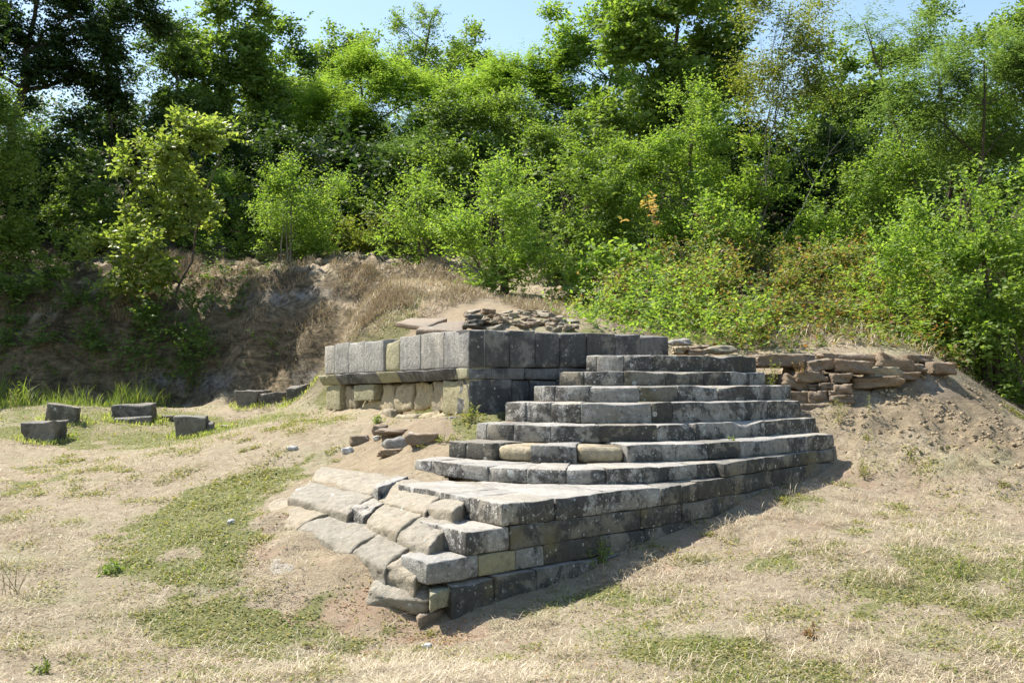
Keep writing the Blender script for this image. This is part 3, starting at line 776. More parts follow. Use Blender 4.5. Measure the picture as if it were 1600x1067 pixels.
# moulded cornice
for a, b, mt in [(504, 531, 'olive'), (531, 596, 'platshade'), (596, 627, 'olive'), (627, 716, 'platshade')]:  # darker pieces carry the shade of the downward-facing profile in their colour
    face_block(EL, a, b, 0, 0, mt, top2=(lb(a) + 1, lb(b) + 1), bot2=(lc(a), lc(b)), out=0.085, chamf=0.085, rr=0.012, name='cornice_stone', depth=0.36, wear=0.02)
face_block(EL, 714, 733, 0, 0, 'olive', top2=(lb(716) + 1, 574.5), bot2=(lc(716), 592), out=0.03, chamf=0.0, rr=0.012, name='cornice_stone', depth=0.3)
for a, b in [(733.01, 768), (768, 820), (820, 872), (872, 935), (935, 1000), (1000, 1045)]:
    face_block(ER, a, b, 0, 0, 'platshade', top2=(rb(a) + 0.5, rb(b) + 0.5), bot2=(rc(a), rc(b)), out=0.006, rr=0.01, name='cornice_stone', depth=0.3)
# lower course
LOW = [(509, 530, 604, 600, 640, 640, 'olive', -0.01, 0.02), (530, 551, 604, 602, 640, 639, 'tan', -0.06, 0.05), (552, 583, 602, 600, 626, 625, 'olive', -0.01, 0.015),
       (557, 584, 627, 626, 641, 641, 'tan', -0.10, 0.04), (584, 607, 600, 600, 642, 642, 'tan', -0.08, 0.05), (608, 636, 599, 597, 643, 643, 'tan', -0.06, 0.06),
       (637, 666, 597, 595, 643, 636, 'tan', -0.10, 0.06), (667, 692, 595, 594, 645, 645, 'tan', -0.05, 0.05), (692, 733, 594, 593, 646, 647, 'olive', 0.0, 0.012)]
for a, b, t0, t1, b0, b1, mt, out, rr in LOW:
    face_block(EL, a, b, 0, 0, mt, top2=(t0, t1), bot2=(b0, b1), out=out, rr=rr * .5, rough=0.017 if mt == 'tan' else 0.005, lump=0.04 if mt == 'tan' else 0, depth=0.34, name='wall_stone')
for a, b in [(733.01, 768), (768, 800), (800, 828), (828, 870), (870, 920)]:
    face_block(ER, a, b, 0, 0, 'platshade', top2=(rc(a) + 0.3, rc(b) + 0.3), bot2=(648, 650), out=0.006, rr=0.012, name='wall_stone', depth=0.3)
# footing of rough yellow stones
for a, b, t0, b0 in [(509, 525, 642, 664), (530, 556, 642, 664), (557, 586, 641, 670), (587, 613, 640, 670), (614, 652, 644, 668), (653, 698, 645, 670), (700, 745, 648, 672)]:
    face_block(EL if a < 700 else ER, a if a < 700 else 735, b if a < 700 else 800, 0, 0, 'tan', top2=(t0, t0 + 0.5), bot2=(b0, b0), out=0.02 if a < 700 else -0.12, rr=0.04, rough=0.025, lump=0.06, depth=0.5, name='footing_stone')

# ---------------------------------------------------------------- rocks
def rock_arrays(seed, boxy=0.6, n=6, amp=0.14):
    fn = lambda u, v, w: Vector((u - .5, w - .5, v - .5))
    rs = random.Random(seed); off = Vector((rs.uniform(0, 50), rs.uniform(0, 50), rs.uniform(0, 50)))
    t = [i / n for i in range(n + 1)]
    ids = {}; V = []; Fc = []
    def key(i, j, k): return (i, j, k)
    def get(i, j, k):
        if (i, j, k) in ids: return ids[(i, j, k)]
        p = Vector((2 * t[i] - 1, 2 * t[j] - 1, 2 * t[k] - 1))
        s = p.normalized()
        q = p * boxy + s * (1 - boxy)
        q *= 1 + amp * (mnoise.noise(s * 1.3 + off) * 1.6 + 0.5 * mnoise.noise(s * 3.5 + off)) - (0.5 * amp * math.floor(3 * abs(mnoise.noise(s * 2.6 + off))) if boxy > .5 else 0)
        ids[(i, j, k)] = len(V); V.append(q * 0.5); return ids[(i, j, k)]
    for a in range(n):
        for b in range(n):
            for fixed in (0, n):
                for ax in range(3):
                    def mk(x, y):
                        c = [0, 0, 0]; c[ax] = fixed; c[(ax + 1) % 3] = x; c[(ax + 2) % 3] = y; return get(*c)
                    q = (mk(a, b), mk(a + 1, b), mk(a + 1, b + 1), mk(a, b + 1))
                    Fc.append(q if fixed else q[::-1])
    return np.array([v[:] for v in V]), np.array(Fc)
_rockcache = {}
def rock_mesh(var, mat, boxy=0.55, name='stone', amp=0.24, n=6):
    k = (var, mat, boxy, name, n)
    if k not in _rockcache:
        V, Fc = rock_arrays(var * 17 + 3, boxy, n, amp)
        _rockcache[k] = mesh_np(name, V, Fc, M[mat], smooth=boxy < 0.5)
    return _rockcache[k]
def rock(name, loc, size, mat, var=0, rot=(0, 0, 0), boxy=0.55, parent=None, label=None, cat=None, group=None, n=7):
    o = link(name, rock_mesh(var, mat, boxy, name, n=n, amp=0.13 if name == 'wall_stone' else 0.24), parent)
    base = Vector(parent.location) if parent else Vector((0, 0, 0))
    o.location = Vector(loc) - base; o.scale = size; o.rotation_euler = rot
    tag(o, label, cat, group)
    return o

# dry stone wall at the right end of the stair
dry = empty('dry_stone_wall', (5.0, 14.0, 1.2))
tag(dry, 'broken dry stone wall of rough brown blocks running right from the top steps', 'stone wall')
def dstone(x0, x1, y0, y1, Y, dep=0.45, rot=0.0, mat='brown', tilt=0.0, boxy=0.88):
    px, py = (x0 + x1) / 2, (y0 + y1) / 2
    w, h = (x1 - x0) / F * Y, (y1 - y0) / F * Y
    rock('wall_stone', (wx(px, Y), Y + dep / 2, wz(py, Y)), (w * 1.0, dep, h * 1.0), mat, random.randrange(9), (tilt, rot, random.uniform(-.12, .12)), boxy, dry)
for a in [(1181, 1285, 553, 574, 13.9, 0.5, 0.0, 'brown'), (1262, 1306, 562, 580, 13.8, 0.4, -0.12, 'brown'), (1302, 1368, 563, 584, 13.8, 0.45, 0.08, 'brown'), (1285, 1382, 552, 567, 14.4, 0.5, 0.02, 'brown'),
          (1378, 1436, 556, 582, 14.2, 0.7, 0.3, 'brown'), (1418, 1462, 554, 568, 14.7, 0.6, 0.05, 'brown'), (1400, 1452, 569, 583, 14.3, 0.4, 0.0, 'brown'), (1458, 1497, 566, 586, 14.4, 0.5, 0.05, 'brown'),
          (1243, 1294, 580, 599, 13.7, 0.45, 0.02, 'brown'), (1300, 1331, 583, 599, 13.65, 0.4, 0, 'brown'), (1332, 1410, 588, 607, 13.9, 0.6, -0.05, 'brown'), (1355, 1408, 573, 597, 14.1, 0.5, 0.0, 'tan'), (1408, 1438, 581, 594, 14.1, 0.4, 0, 'brown'),
          (1222, 1268, 590, 610, 13.75, 0.5, 0.35, 'brown'), (1262, 1281, 600, 610, 13.7, 0.4, 0, 'brown'), (1280, 1306, 598, 609, 13.65, 0.4, 0, 'brown'), (1305, 1333, 600, 619, 13.55, 0.5, 0, 'brown'),
          (1232, 1266, 611, 631, 13.65, 0.4, 0, 'brown'), (1266, 1296, 610, 631, 13.6, 0.4, 0, 'brown'), (1294, 1307, 610, 618, 13.55, 0.4, 0, 'brown'), (1295, 1331, 617, 633, 13.5, 0.5, 0, 'brown'),
          (1250, 1311, 631, 646, 13.5, 0.4, 0, 'brown'), (1309, 1327, 632, 645, 13.45, 0.4, 0, 'brown'), (1258, 1291, 645, 658, 13.4, 0.4, 0, 'brown'), (1289, 1314, 645, 655, 13.4, 0.4, 0, 'brown'), (1268, 1300, 657, 668, 13.4, 0.5, 0, 'brown')]:
    dstone(*a)
# earth and rubble packed behind the wall face
fn, dims = hexa([(3.45, 14.2, .8), (5.0, 14.3, 1.1), (5.0, 14.35, 1.70), (3.45, 14.15, 1.82), (3.6, 15.2, .8), (5.1, 15.2, 1.1), (5.1, 15.2, 1.76), (3.6, 15.2, 1.85)])
add_block('earth_fill', fn, dims, M['soil'], dry, rnd=0.08, rough=0.03, seg=0.2)

# stones on the landing behind the top step
for (x0, x1, y0, y1, Y, mat, var, lab) in [
    (1049, 1083, 529.5, 541, 14.3, 'greypebble', 1, 'smooth grey rounded boulder resting on flat stones beside the end of the upright slabs'),
    (1103, 1152, 540, 553, 14.2, 'tan', 2, 'long flat tan boulder lying behind the top step'),
    (1054, 1073, 541, 553, 13.95, 'tan', 3, 'blocky tan stone under the grey rounded boulder'),
    (1070, 1092, 541, 548, 14.2, 'brown', 4, 'small brown stone just right of the grey rounded boulder'),
    (1074, 1105, 546, 554, 13.95, 'brown', 5, 'thin brown slab leaning between the two tan stones behind the top step'),
    (1088, 1112, 539, 546, 14.5, 'brown', 6, 'small brown stone behind the left tip of the long flat tan boulder')]:
    rock('boulder', (wx((x0 + x1) / 2, Y), Y + .15, wz((y0 + y1) / 2, Y)), ((x1 - x0) / F * Y, 0.35, (y1 - y0) / F * Y * 1.1), mat, var, (0, 0, 0.1), 0.25 if var < 3 else 0.6, None, lab, 'boulder')

# rubble heap behind the platform corner
rr_ = random.Random(5)
for i in range(95):
    px = rr_.uniform(728, 893); q = rr_.random()
    py = 489 + 25 * q + max(0, px - 850) * 0.25
    if py > 517: continue
    gx, gy, gz = ghit(px, py, 14.2, 22)
    s = rr_.uniform(0.07, 0.19)
    rock('rubble_stone', (gx, gy, gz + s * 0.04), (s * rr_.uniform(1.0, 1.7), s * 1.1, s * rr_.uniform(0.25, 0.5)), rr_.choice(('brown', 'tan', 'brown', 'slab')), rr_.randrange(9),
         (rr_.uniform(-.25, .25), rr_.uniform(-.25, .25), rr_.uniform(0, 3)), 0.85, None, 'small angular stone lying in the rubble heap on top of the ruined platform', 'stone', 'rubble stones heaped behind the platform corner')
for (x0, x1, y0, y1, Y, lab) in [(729, 753, 491.5, 501, 15.6, 'dark grey stone topmost at the left edge of the rubble heap'),
                                 (728, 752, 500, 507.5, 15.4, 'flat dark stone in the middle of the little stack left of the rubble'),
                                 (722, 748, 506, 512, 15.3, 'lowest brown stone of the little stack left of the rubble'),
                                 (776, 800, 493, 503, 16.0, 'largest brown stone in the middle of the rubble heap')]:
    rock('boulder', (wx((x0 + x1) / 2, Y), Y + .1, wz((y0 + y1) / 2, Y)), ((x1 - x0) / F * Y, 0.28, (y1 - y0) / F * Y * 1.2), 'fallen' if x0 < 740 else 'brown', random.randrange(9), (0, 0, .2), 0.55, None, lab, 'stone')

def flat_stone(c4, thick, mat, name, label, cat, rr=0.02, lump=0.01, rough=0.008):
    """c4: top corners FL FR BR BL in (px, py, Y)"""
    P = [W3(*p) for p in c4]; dn = Vector((0, 0, thick))
    fn, dims = hexa([P[0] - dn, P[1] - dn, P[1], P[0], P[3] - dn, P[2] - dn, P[2], P[3]])
    o = add_block(name, fn, dims, M[mat], None, rnd=rr, rough=rough, lump=lump, seg=0.12)
    return tag(o, label, cat)
flat_stone([(617, 504, 16.0), (668, 510, 15.6), (700, 497, 17.2), (640, 497, 17.4)], 0.07, 'brown', 'stone_slab', 'left brown slab jutting from the sandy bank above the platform', 'stone slab')
flat_stone([(650, 514, 15.2), (722, 517, 14.9), (728, 501, 16.8), (668, 506, 16.6)], 0.09, 'brown', 'stone_slab', 'right brown slab jutting over the upright slabs of the platform', 'stone slab')

# loose stones by the platform corner
for (x0, x1, y0, y1, Y, mat, var, bx, lab, cat) in [
    (678, 730, 654, 672, 12.35, 'fallen', 2, .35, 'rounded grey brown boulder leaning against the footing at the platform corner', 'boulder'),
    (682, 728, 668, 686, 12.3, 'fallen', 5, .7, 'dark block underneath the rounded boulder at the platform corner', 'stone block'),
    (603, 641, 683, 700, 11.9, 'greypebble', 1, .2, 'oval grey boulder with a rounded back on bare soil before the platform', 'boulder'),
    (640, 684, 676, 692, 12.1, 'brown', 3, .5, 'brown stone half buried right of the oval grey boulder', 'stone'),
    (593, 643, 671, 679, 12.6, 'brown', 6, .6, 'thin brown slab tipped up above the oval grey boulder', 'stone slab'),
    (585, 606, 664, 677, 12.9, 'brown', 4, .5, 'reddish stone lying against the rough yellow footing stones', 'stone'),
    (550, 574, 681, 693, 12.3, 'brown', 7, .5, 'wedge shaped brown stone at the left edge of the bare soil', 'stone'),
    (594, 632, 701, 710, 11.6, 'brown', 8, .6, 'flat brown slab lying just below the oval grey boulder', 'stone slab'),
    (536, 551, 700, 708, 11.8, 'white', 1, .3, 'chalky white stone on the soil left of the flat brown slab', 'stone'),
    (584, 594, 681, 687, 12.2, 'white', 2, .3, 'small white stone above the wedge shaped brown stone', 'stone'),
    (639, 646, 676, 681, 12.2, 'white', 3, .3, 'tiny white stone near the tip of the thin tipped slab', 'stone'),
    (452, 466, 697, 703, 14.5, 'white', 4, .3, 'white stone lying on dry grass left of the bare soil', 'stone'),
    (359, 368, 811, 817, 10.3, 'white', 5, .4, 'small white stone on the green ground cover', 'stone'),
    (256, 274, 648, 658, 18.5, 'fallen', 3, .4, 'small dark stone just behind the brown fallen block', 'stone'),
    (345, 362, 664, 670, 17.5, 'slab', 4, .4, 'pale stone in the grass right of the brown fallen block', 'stone'),
    (660, 674, 1001, 1006, 6.9, 'white', 2, .3, 'pale pebble in the straw in front of the lowest slab', 'stone')]:
    px, py = (x0 + x1) / 2, (y0 + y1) / 2
    if lab.find('platform corner') < 0:
        gx, gy, gz = ghit(px, y1); Yc = gy; zc = gz + (y1 - y0) / F * gy * 0.3
    else: Yc = Y + 0.1; zc = wz(py, Y)
    rock('boulder' if cat == 'boulder' else 'loose_stone', (wx(px, Yc), Yc, zc), ((x1 - x0) / F * Yc * 1.15, max(0.08, (x1 - x0) / F * Yc * 0.7), (y1 - y0) / F * Yc * 1.3), mat, var, (0, 0, 0), bx, None, lab, cat, n=7)

# fallen blocks on the lawn
FB = []
def fallen(front, depth, label, extra=None, mat='fallen', skew=0.0, topdrop=0.0):
    fs = []
    for fr, dp, dy in [(front, depth, 0)] + (extra or []):
        (ax, ay), (bx, by), (cx, cy), (dx, dy_) = fr       # BL BR TR TL
        Y = ghit((front[0][0] + front[1][0]) / 2, (front[0][1] + front[1][1]) / 2)[1] + dy
        FB.append(((wx(ax, Y) + wx(bx, Y)) / 2, Y + dp / 2, wx(bx, Y) - wx(ax, Y), dp))
        A, B, Cc, D = W3(ax, ay, Y), W3(bx, by, Y), W3(cx, cy, Y), W3(dx, dy_, Y)
        A.z -= 0.07; B.z -= 0.06; D.z += 0.02; Cc.z += 0.02
        bk = Vector((skew, dp, 0))
        fs.append(hexa([A, B, Cc, D, A + bk, B + bk, Cc + bk, D + bk]))
    o = add_block('fallen_block', fs, None, M[mat], None, rnd=0.02, rough=0.010, lump=0.02, wear=0.05, seg=0.07, flat=True)
    return tag(o, label, 'stone block', 'fallen stone blocks on the lawn')
fallen([(38, 691), (85, 690), (88, 659), (32, 660)], 0.5, 'dark fallen block with chipped top, nearest the left edge of the lawn')
fallen([(70, 662), (121, 664), (122, 638), (74, 631)], 0.42, 'dark fallen block with a slanting top standing behind the leftmost one', skew=-.1)
fallen([(174, 660), (238, 655), (238, 630), (172, 634)], 0.4, 'long dark fallen block with a ledge along its foot', extra=[([(177, 665), (237, 661), (238, 651), (176, 655)], 0.25, -0.22)], skew=-.05)
fallen([(276, 686), (322, 682), (322, 652), (272, 652)], 0.5, 'brownish fallen block with a lower step on its right side', extra=[([(322, 682), (337, 678), (334, 662), (322, 661)], 0.4, 0.05)], mat='fallen', skew=-.1)
fallen([(370, 637), (399, 637), (401, 612), (365, 611)], 0.7, 'squared fallen block at the left of the three by the bank foot', skew=.15)
fallen([(402, 634), (446, 629), (445, 613), (401, 617)], 0.3, 'low long fallen block in the middle of the three by the bank foot', skew=.05)
fallen([(448, 628), (478, 620), (474, 600), (444, 606)], 0.5, 'tilted fallen block at the right of the three by the bank foot', skew=.1)

# ---------------------------------------------------------------- foliage
def unit(v): return v / (np.linalg.norm(v, axis=-1, keepdims=True) + 1e-9)
def leaves_from_twigs(o, t, Lg, nl, size, aspect, outw, r, flat=0.8, droop=0.15, feather=False):
    n = len(o)
    s = np.linspace(0.15, 1.0, nl)[None, :] + r.uniform(-.05, .05, (n, nl))
    pos = o[:, None, :] + t[:, None, :] * (s * Lg[:, None])[..., None]
    up = np.array([0, 0, 1.0])
    side = unit(np.cross(t, up) + r.normal(0, .05, (n, 3)))
    sg = np.where(np.arange(nl) % 2 == 0, 1.0, -1.0)[None, :, None]
    ax = unit(t[:, None, :] * (0.55 if not feather else 0.25) + side[:, None, :] * sg + r.normal(0, .35 if not feather else .12, (n, nl, 3)) - np.array([0, 0, droop]))
    nm = up * flat + outw[:, None, :] * 0.35 + r.normal(0, .5 if not feather else .2, (n, nl, 3))
    nm = unit(nm - ax * (nm * ax).sum(-1, keepdims=True))
    b = np.cross(ax, nm)
    sz = size * r.uniform(.6, 1.25, (n, nl, 1))
    fold = nm * sz * 0.10
    p0 = pos; p1 = pos + ax * sz * .5 + b * sz * aspect * .5 + fold; p2 = pos + ax * sz; p3 = pos + ax * sz * .5 - b * sz * aspect * .5 + fold
    V = np.stack([p0, p1, p2, p3], 2).reshape(-1, 3)
    k = np.arange(n * nl)[:, None] * 4
    Fc = np.concatenate([k + np.array([[0, 1, 2]]), k + np.array([[0, 2, 3]])], 1).reshape(-1, 3)
    return V, Fc
def lobe_twigs(c, rad, dens, r, clump=0.34, tw=(0.22, 0.5), shell=0.55, upb=0.35):
    area = math.pi * rad[0] * rad[2]
    ncl = max(5, int(area * 3.2)); n = int(dens * area / 8)
    d = unit(r.normal(0, 1, (ncl, 3)))
    d[:, 1] = np.where(r.random(ncl) < .3, -np.abs(d[:, 1]), d[:, 1])
    cc = c + d * rad * (shell + (1.02 - shell) * r.random((ncl, 1)) ** .6)
    which = r.integers(0, ncl, n)
    cr = clump * (rad.mean() ** .6) * r.uniform(.6, 1.3, (ncl, 1))
    o = cc[which] + r.normal(0, 1, (n, 3)) * cr[which] * np.array([.6, .6, .42])
    out = unit((o - c) / rad)
    t = unit(out * .6 + r.normal(0, .55, (n, 3)) + np.array([0, 0, upb]))
    Lg = r.uniform(tw[0], tw[1], n)
    return o, t, Lg, out, cc
def tube_np(pts, rads, sides=5):
    V = []; Fc = []
    pts = [np.array(p, float) for p in pts]
    for i, p in enumerate(pts):
        d = pts[min(i + 1, len(pts) - 1)] - pts[max(i - 1, 0)]
        d = d / (np.linalg.norm(d) + 1e-9)
        a = np.cross(d, [0.3, 0.9, 0.1]); a /= np.linalg.norm(a) + 1e-9; b = np.cross(d, a)
        for k in range(sides):
            th = 2 * math.pi * k / sides
            V.append(p + (a * math.cos(th) + b * math.sin(th)) * rads[i])
    for i in range(len(pts) - 1):
        for k in range(sides):
            k2 = (k + 1) % sides
            Fc.append((i * sides + k, i * sides + k2, (i + 1) * sides + k2, (i + 1) * sides + k))
    return V, Fc
def wobble(p, q, n, amp, r, sag=0.0):
    p, q = np.array(p, float), np.array(q, float); out = []
    L_ = np.linalg.norm(q - p)
    ph = r.uniform(-1, 1, 3)
    for i in range(n + 1):
        t = i / n
        out.append(p + (q - p) * t + (np.sin(t * 3.14) * ph + r.normal(0, .35, 3) * (0 < i < n)) * amp * L_ + np.array([0, 0, sag * math.sin(t * 3.14) * L_]))
    return out
SPEC = {  # leaf length, aspect, density, twig length range, leaves per twig, up bias, flat
 'lime': (0.075, .5, 1500, (.25, .6), 10, .55, .45), 'mid': (0.09, .55, 1350, (.22, .5), 9, .3, .5), 'deep': (0.10, .55, 1200, (.22, .5), 9, .25, .55),
 'oak': (0.13, .55, 850, (.2, .45), 8, .3, .4), 'blue': (0.085, .32, 1500, (.35, .7), 16, .05, 1.6), 'yellow': (0.07, .5, 700, (.3, .7), 9, .2, .6),
 'bramble': (0.07, .65, 1600, (.15, .4), 9, .4, .8), 'rust': (0.06, .6, 900, (.15, .4), 9, .3, .6), 'orange': (0.11, .6, 700, (.15, .3), 7, .3, .8), 'far': (0.15, .6, 700, (.3, .6), 8, .3, .5), 'farlime': (0.13, .6, 740, (.3, .6), 8, .35, .5)}
MATOF = {'far': 'mid', 'farlime': 'lime'}
TRI = [0]
def plant(name, label, cat, base, lobes, sp, mat=None, bark='bark', trunk_r=0.09, stems=1, group=None, dens=1.0, seed=None, clump=0.34, kind=None, limb=True, shell=0.55, size=1.0):
    """base (px, py, Y); lobes (px, py, rx, ry, dY[, depth radius]) in photo pixels at the plant's distance"""
    r = np.random.default_rng(seed if seed is not None else abs(hash(label)) % 9999) if seed is not None else np.random.default_rng(int(base[0] * 7 + base[2] * 131) % 99991)
    ln, asp, dn, tw, nl, upb, flat = SPEC[sp]
    if cat in ('tree',): dn *= 1.45
    elif cat: dn *= 1.25
    bx, bY = wx(base[0], base[2]), base[2]
    bz = hz1(bx, bY)
    trunk_r *= 0.62
    root = None
    org = np.array([bx, bY, bz])
    if kind is None:
        root = empty(name, tuple(org)); tag(root, label, cat, group)
    AV, AF, off = [], [], 0
    BV, BF, boff = [], [], 0
    def addb(v, f):
        nonlocal boff
        BV.extend(v); BF.extend([tuple(a + boff for a in t) for t in f]); boff += len(v)
    cents = []
    for lb_ in lobes:
        px, py, rx, ry, dY = lb_[:5]
        Y = bY + dY
        c = np.array([wx(px, Y), Y, wz(py, Y)])
        rad = np.array([rx / F * Y, (lb_[5] if len(lb_) > 5 else (rx + ry) / 2 / F * Y * .9), ry / F * Y])
        o, t, Lg, out, cc = lobe_twigs(c, rad, dn * dens, r, clump, tw, shell, upb)
        v, f = leaves_from_twigs(o, t, Lg, nl, ln * size, asp, out, r, flat, feather=(sp == 'blue'))
        AV.append(v); AF.append(f + off); off += len(v)
        cents.append((c, rad, cc))
    if limb:
        top = max(cents, key=lambda q: q[0][2])
        nodes = []
        for s_ in range(stems):
            b0 = org + np.array([r.normal(0, .12) * (stems > 1), r.normal(0, .08) * (stems > 1), -0.15])
            tgt = top[0] + np.array([r.normal(0, .35), 0, -.1]) * (1 if stems > 1 else .2) * top[1][0]
            path = wobble(b0, tgt, 7, .035, r)
            rr2 = [trunk_r * (1 - .8 * i / 7) for i in range(8)]
            addb(*tube_np(path, rr2, 7)); nodes += list(zip(path, rr2))
        for c, rad, cc in cents:
            # limb from the trunk to the lobe, then branches to the clumps
            cand = [q for q in nodes if q[0][2] < c[2] - .1] or nodes[:3]
            st = min(cand, key=lambda q: np.linalg.norm(q[0] - (c - np.array([0, 0, rad[2] * .9]))))
            path = wobble(st[0], c, 4, .06, r)
            addb(*tube_np(path, [st[1] * .6 * (1 - .6 * i / 4) for i in range(5)], 5))
            for q in cc[:: max(1, len(cc) // 26)]:
                s0 = path[r.integers(1, 5)]
                pp = wobble(s0, q, 3, .08, r)
                addb(*tube_np(pp, [st[1] * .22, st[1] * .17, st[1] * .12, .004], 3))
    V = np.concatenate(AV); Fc = np.concatenate(AF); TRI[0] += len(Fc)
    # keep leaves out of the ground
    gz = height(V[:, 0], V[:, 1], False) if len(V) < 60000 else None
    if gz is not None:
        bad = (V[:, 2] < gz + 0.0).reshape(-1, 4).any(1)
        keep = np.repeat(~bad, 2); Fc = Fc[keep]
    used = V - org
    cr = mesh_np('crown' if kind is None else name, used, Fc, L[mat or MATOF.get(sp, sp)])
    if kind is None:
        link('crown', cr, root)
        if BV:
            link('trunk' if stems == 1 else 'stems', mesh_np('trunk', np.array(BV) - org, np.array(BF), M[bark], smooth=True), root)
        return root
    o = link(name, cr); o.location = tuple(org); tag(o, label, cat, group, kind)
    return o

# ---------------------------------------------------------------- trees and shrubs in view
GT = 'trees on the wooded slope'
plant('young_tree', 'young tree with pale glossy leaves in separate tiers growing from the foot of the bank', 'tree', (265, 490, 23.2),
      [(255, 212, 62, 40, 0), (215, 255, 34, 30, .2), (300, 250, 45, 40, .2), (345, 212, 18, 12, .5), (255, 290, 42, 26, 0), (230, 335, 30, 20, -.3), (300, 340, 40, 18, .3),
       (190, 395, 55, 28, -.3), (240, 380, 40, 40, -.5), (215, 440, 42, 36, -.4), (150, 385, 30, 14, 0)], 'oak', bark='bark', trunk_r=.055, clump=.24, dens=1.1)
plant('round_bush', 'round lime green bush with several bare stems on the brow of the bank', 'bush', (452, 410, 24.6),
      [(462, 325, 62, 52, 0), (430, 300, 38, 30, .2), (495, 300, 36, 34, .2), (450, 370, 40, 22, 0), (500, 360, 34, 26, .3), (452, 275, 16, 20, 0)], 'lime', bark='palebark', trunk_r=.035, stems=5, dens=1.0)
plant('slender_bush', 'slender upright lime green bush at the top of the sandy path', 'bush', (655, 430, 23.2),
      [(652, 350, 36, 52, 0), (650, 300, 18, 26, 0), (640, 385, 36, 30, .2), (672, 395, 26, 30, 0)], 'lime', trunk_r=.04, stems=4, dens=.9)
plant('broad_bush', 'broad lime green bush standing directly behind the rubble heap', 'bush', (775, 478, 20.2),
      [(780, 350, 62, 56, 0), (745, 320, 40, 40, .2), (810, 300, 40, 36, .4), (765, 410, 56, 50, -.2), (730, 380, 28, 50, 0), (820, 400, 48, 44, 0), (775, 275, 22, 26, 0)], 'lime', trunk_r=.07, stems=5)
plant('dark_shrub', 'dense green shrub right of the broad lime bush', 'shrub', (910, 455, 22.5),
      [(910, 330, 60, 62, 0), (880, 270, 36, 40, .3), (945, 290, 40, 52, .3), (925, 400, 56, 40, 0), (860, 380, 36, 46, .2), (960, 360, 34, 46, 0)], 'mid', trunk_r=.08, stems=3, dens=1.1)
plant('leafy_bush', 'low bush with large leaves in front of the dense green shrub', 'bush', (950, 480, 19.5),
      [(960, 430, 50, 32, 0), (910, 450, 40, 24, .2), (1000, 420, 30, 26, .3), (880, 470, 30, 20, 0)], 'oak', mat='lime', trunk_r=.03, stems=4)
plant('yew_like_shrub', 'dark feathery shrub with pointed shoots left of the young tree', 'shrub', (140, 410, 26.0),
      [(140, 340, 50, 50, 0), (110, 290, 16, 40, 0), (150, 280, 20, 36, .2), (185, 345, 40, 24, -.2), (120, 375, 40, 30, 0)], 'mid', trunk_r=.06, stems=3)
plant('small_tree', 'small bright tree between the young tree and the round bush', 'tree', (335, 405, 27.0),
      [(340, 335, 36, 30, 0), (320, 300, 24, 20, .2), (360, 300, 20, 30, .3), (345, 375, 40, 18, 0)], 'mid', mat='lime', trunk_r=.06)
plant('hazel_shrub', 'yellowing shrub right of the round bush on the bank top', 'shrub', (585, 405, 26.0),
      [(575, 360, 40, 32, 0), (610, 345, 30, 26, .2), (545, 380, 26, 22, 0), (600, 385, 34, 20, 0)], 'mid', mat='yellow', trunk_r=.04, stems=3, dens=.8)
plant('edge_tree', 'sunlit tree reaching in from the left edge above the shaded bank', 'tree', (-70, 400, 23.5),
      [(5, 220, 38, 40, 0), (-60, 200, 60, 70, 0), (0, 275, 46, 24, .2), (-50, 330, 50, 40, 0), (20, 250, 20, 30, 0)], 'lime', mat='mid', trunk_r=.12)
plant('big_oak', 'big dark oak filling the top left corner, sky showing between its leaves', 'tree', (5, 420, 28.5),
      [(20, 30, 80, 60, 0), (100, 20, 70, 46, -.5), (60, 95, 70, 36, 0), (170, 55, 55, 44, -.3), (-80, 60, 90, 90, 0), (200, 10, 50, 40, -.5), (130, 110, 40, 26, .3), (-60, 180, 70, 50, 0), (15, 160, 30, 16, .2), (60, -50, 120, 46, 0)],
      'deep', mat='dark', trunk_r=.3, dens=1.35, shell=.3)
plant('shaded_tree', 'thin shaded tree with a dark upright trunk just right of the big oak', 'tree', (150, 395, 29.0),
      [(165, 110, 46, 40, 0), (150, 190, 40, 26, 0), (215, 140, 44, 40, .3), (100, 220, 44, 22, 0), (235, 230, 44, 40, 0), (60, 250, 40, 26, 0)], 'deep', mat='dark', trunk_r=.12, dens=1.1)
plant('tall_tree', 'tall leafy tree topping the skyline left of the clear patch of sky', 'tree', (360, 390, 32),
      [(350, 90, 62, 46, 0), (370, 30, 44, 40, 0), (310, 130, 50, 40, -.4), (400, 110, 44, 46, .3), (350, 170, 70, 30, 0), (290, 60, 30, 36, .4), (420, 170, 36, 36, 0), (340, 10, 30, 24, 0)], 'oak', mat='mid', trunk_r=.18, dens=1.2, size=1.1)
plant('green_tree', 'mid green tree right behind the top of the young tree', 'tree', (290, 390, 30),
      [(270, 130, 40, 46, 0), (240, 80, 36, 40, .4), (300, 190, 44, 36, 0), (350, 240, 50, 36, 0), (260, 40, 30, 30, .5), (310, 270, 40, 26, 0), (390, 270, 36, 30, 0)], 'deep', mat='deep', trunk_r=.14, dens=1.1)
plant('skyline_tree', 'small conifer like tree on the skyline right of the tall leafy tree', 'tree', (465, 330, 38),
      [(450, 120, 40, 46, 0), (445, 75, 16, 36, 0), (480, 150, 36, 36, 0), (430, 160, 30, 30, 0)], 'far', mat='deep', trunk_r=.12)
plant('skyline_tree', 'pair of pointed trees on the skyline above the pale acacia', 'tree', (540, 320, 42),
      [(530, 85, 24, 34, 0), (560, 75, 20, 34, 0), (500, 100, 24, 26, 0), (545, 130, 56, 30, 0), (590, 115, 26, 26, 0)], 'far', mat='mid', trunk_r=.12)
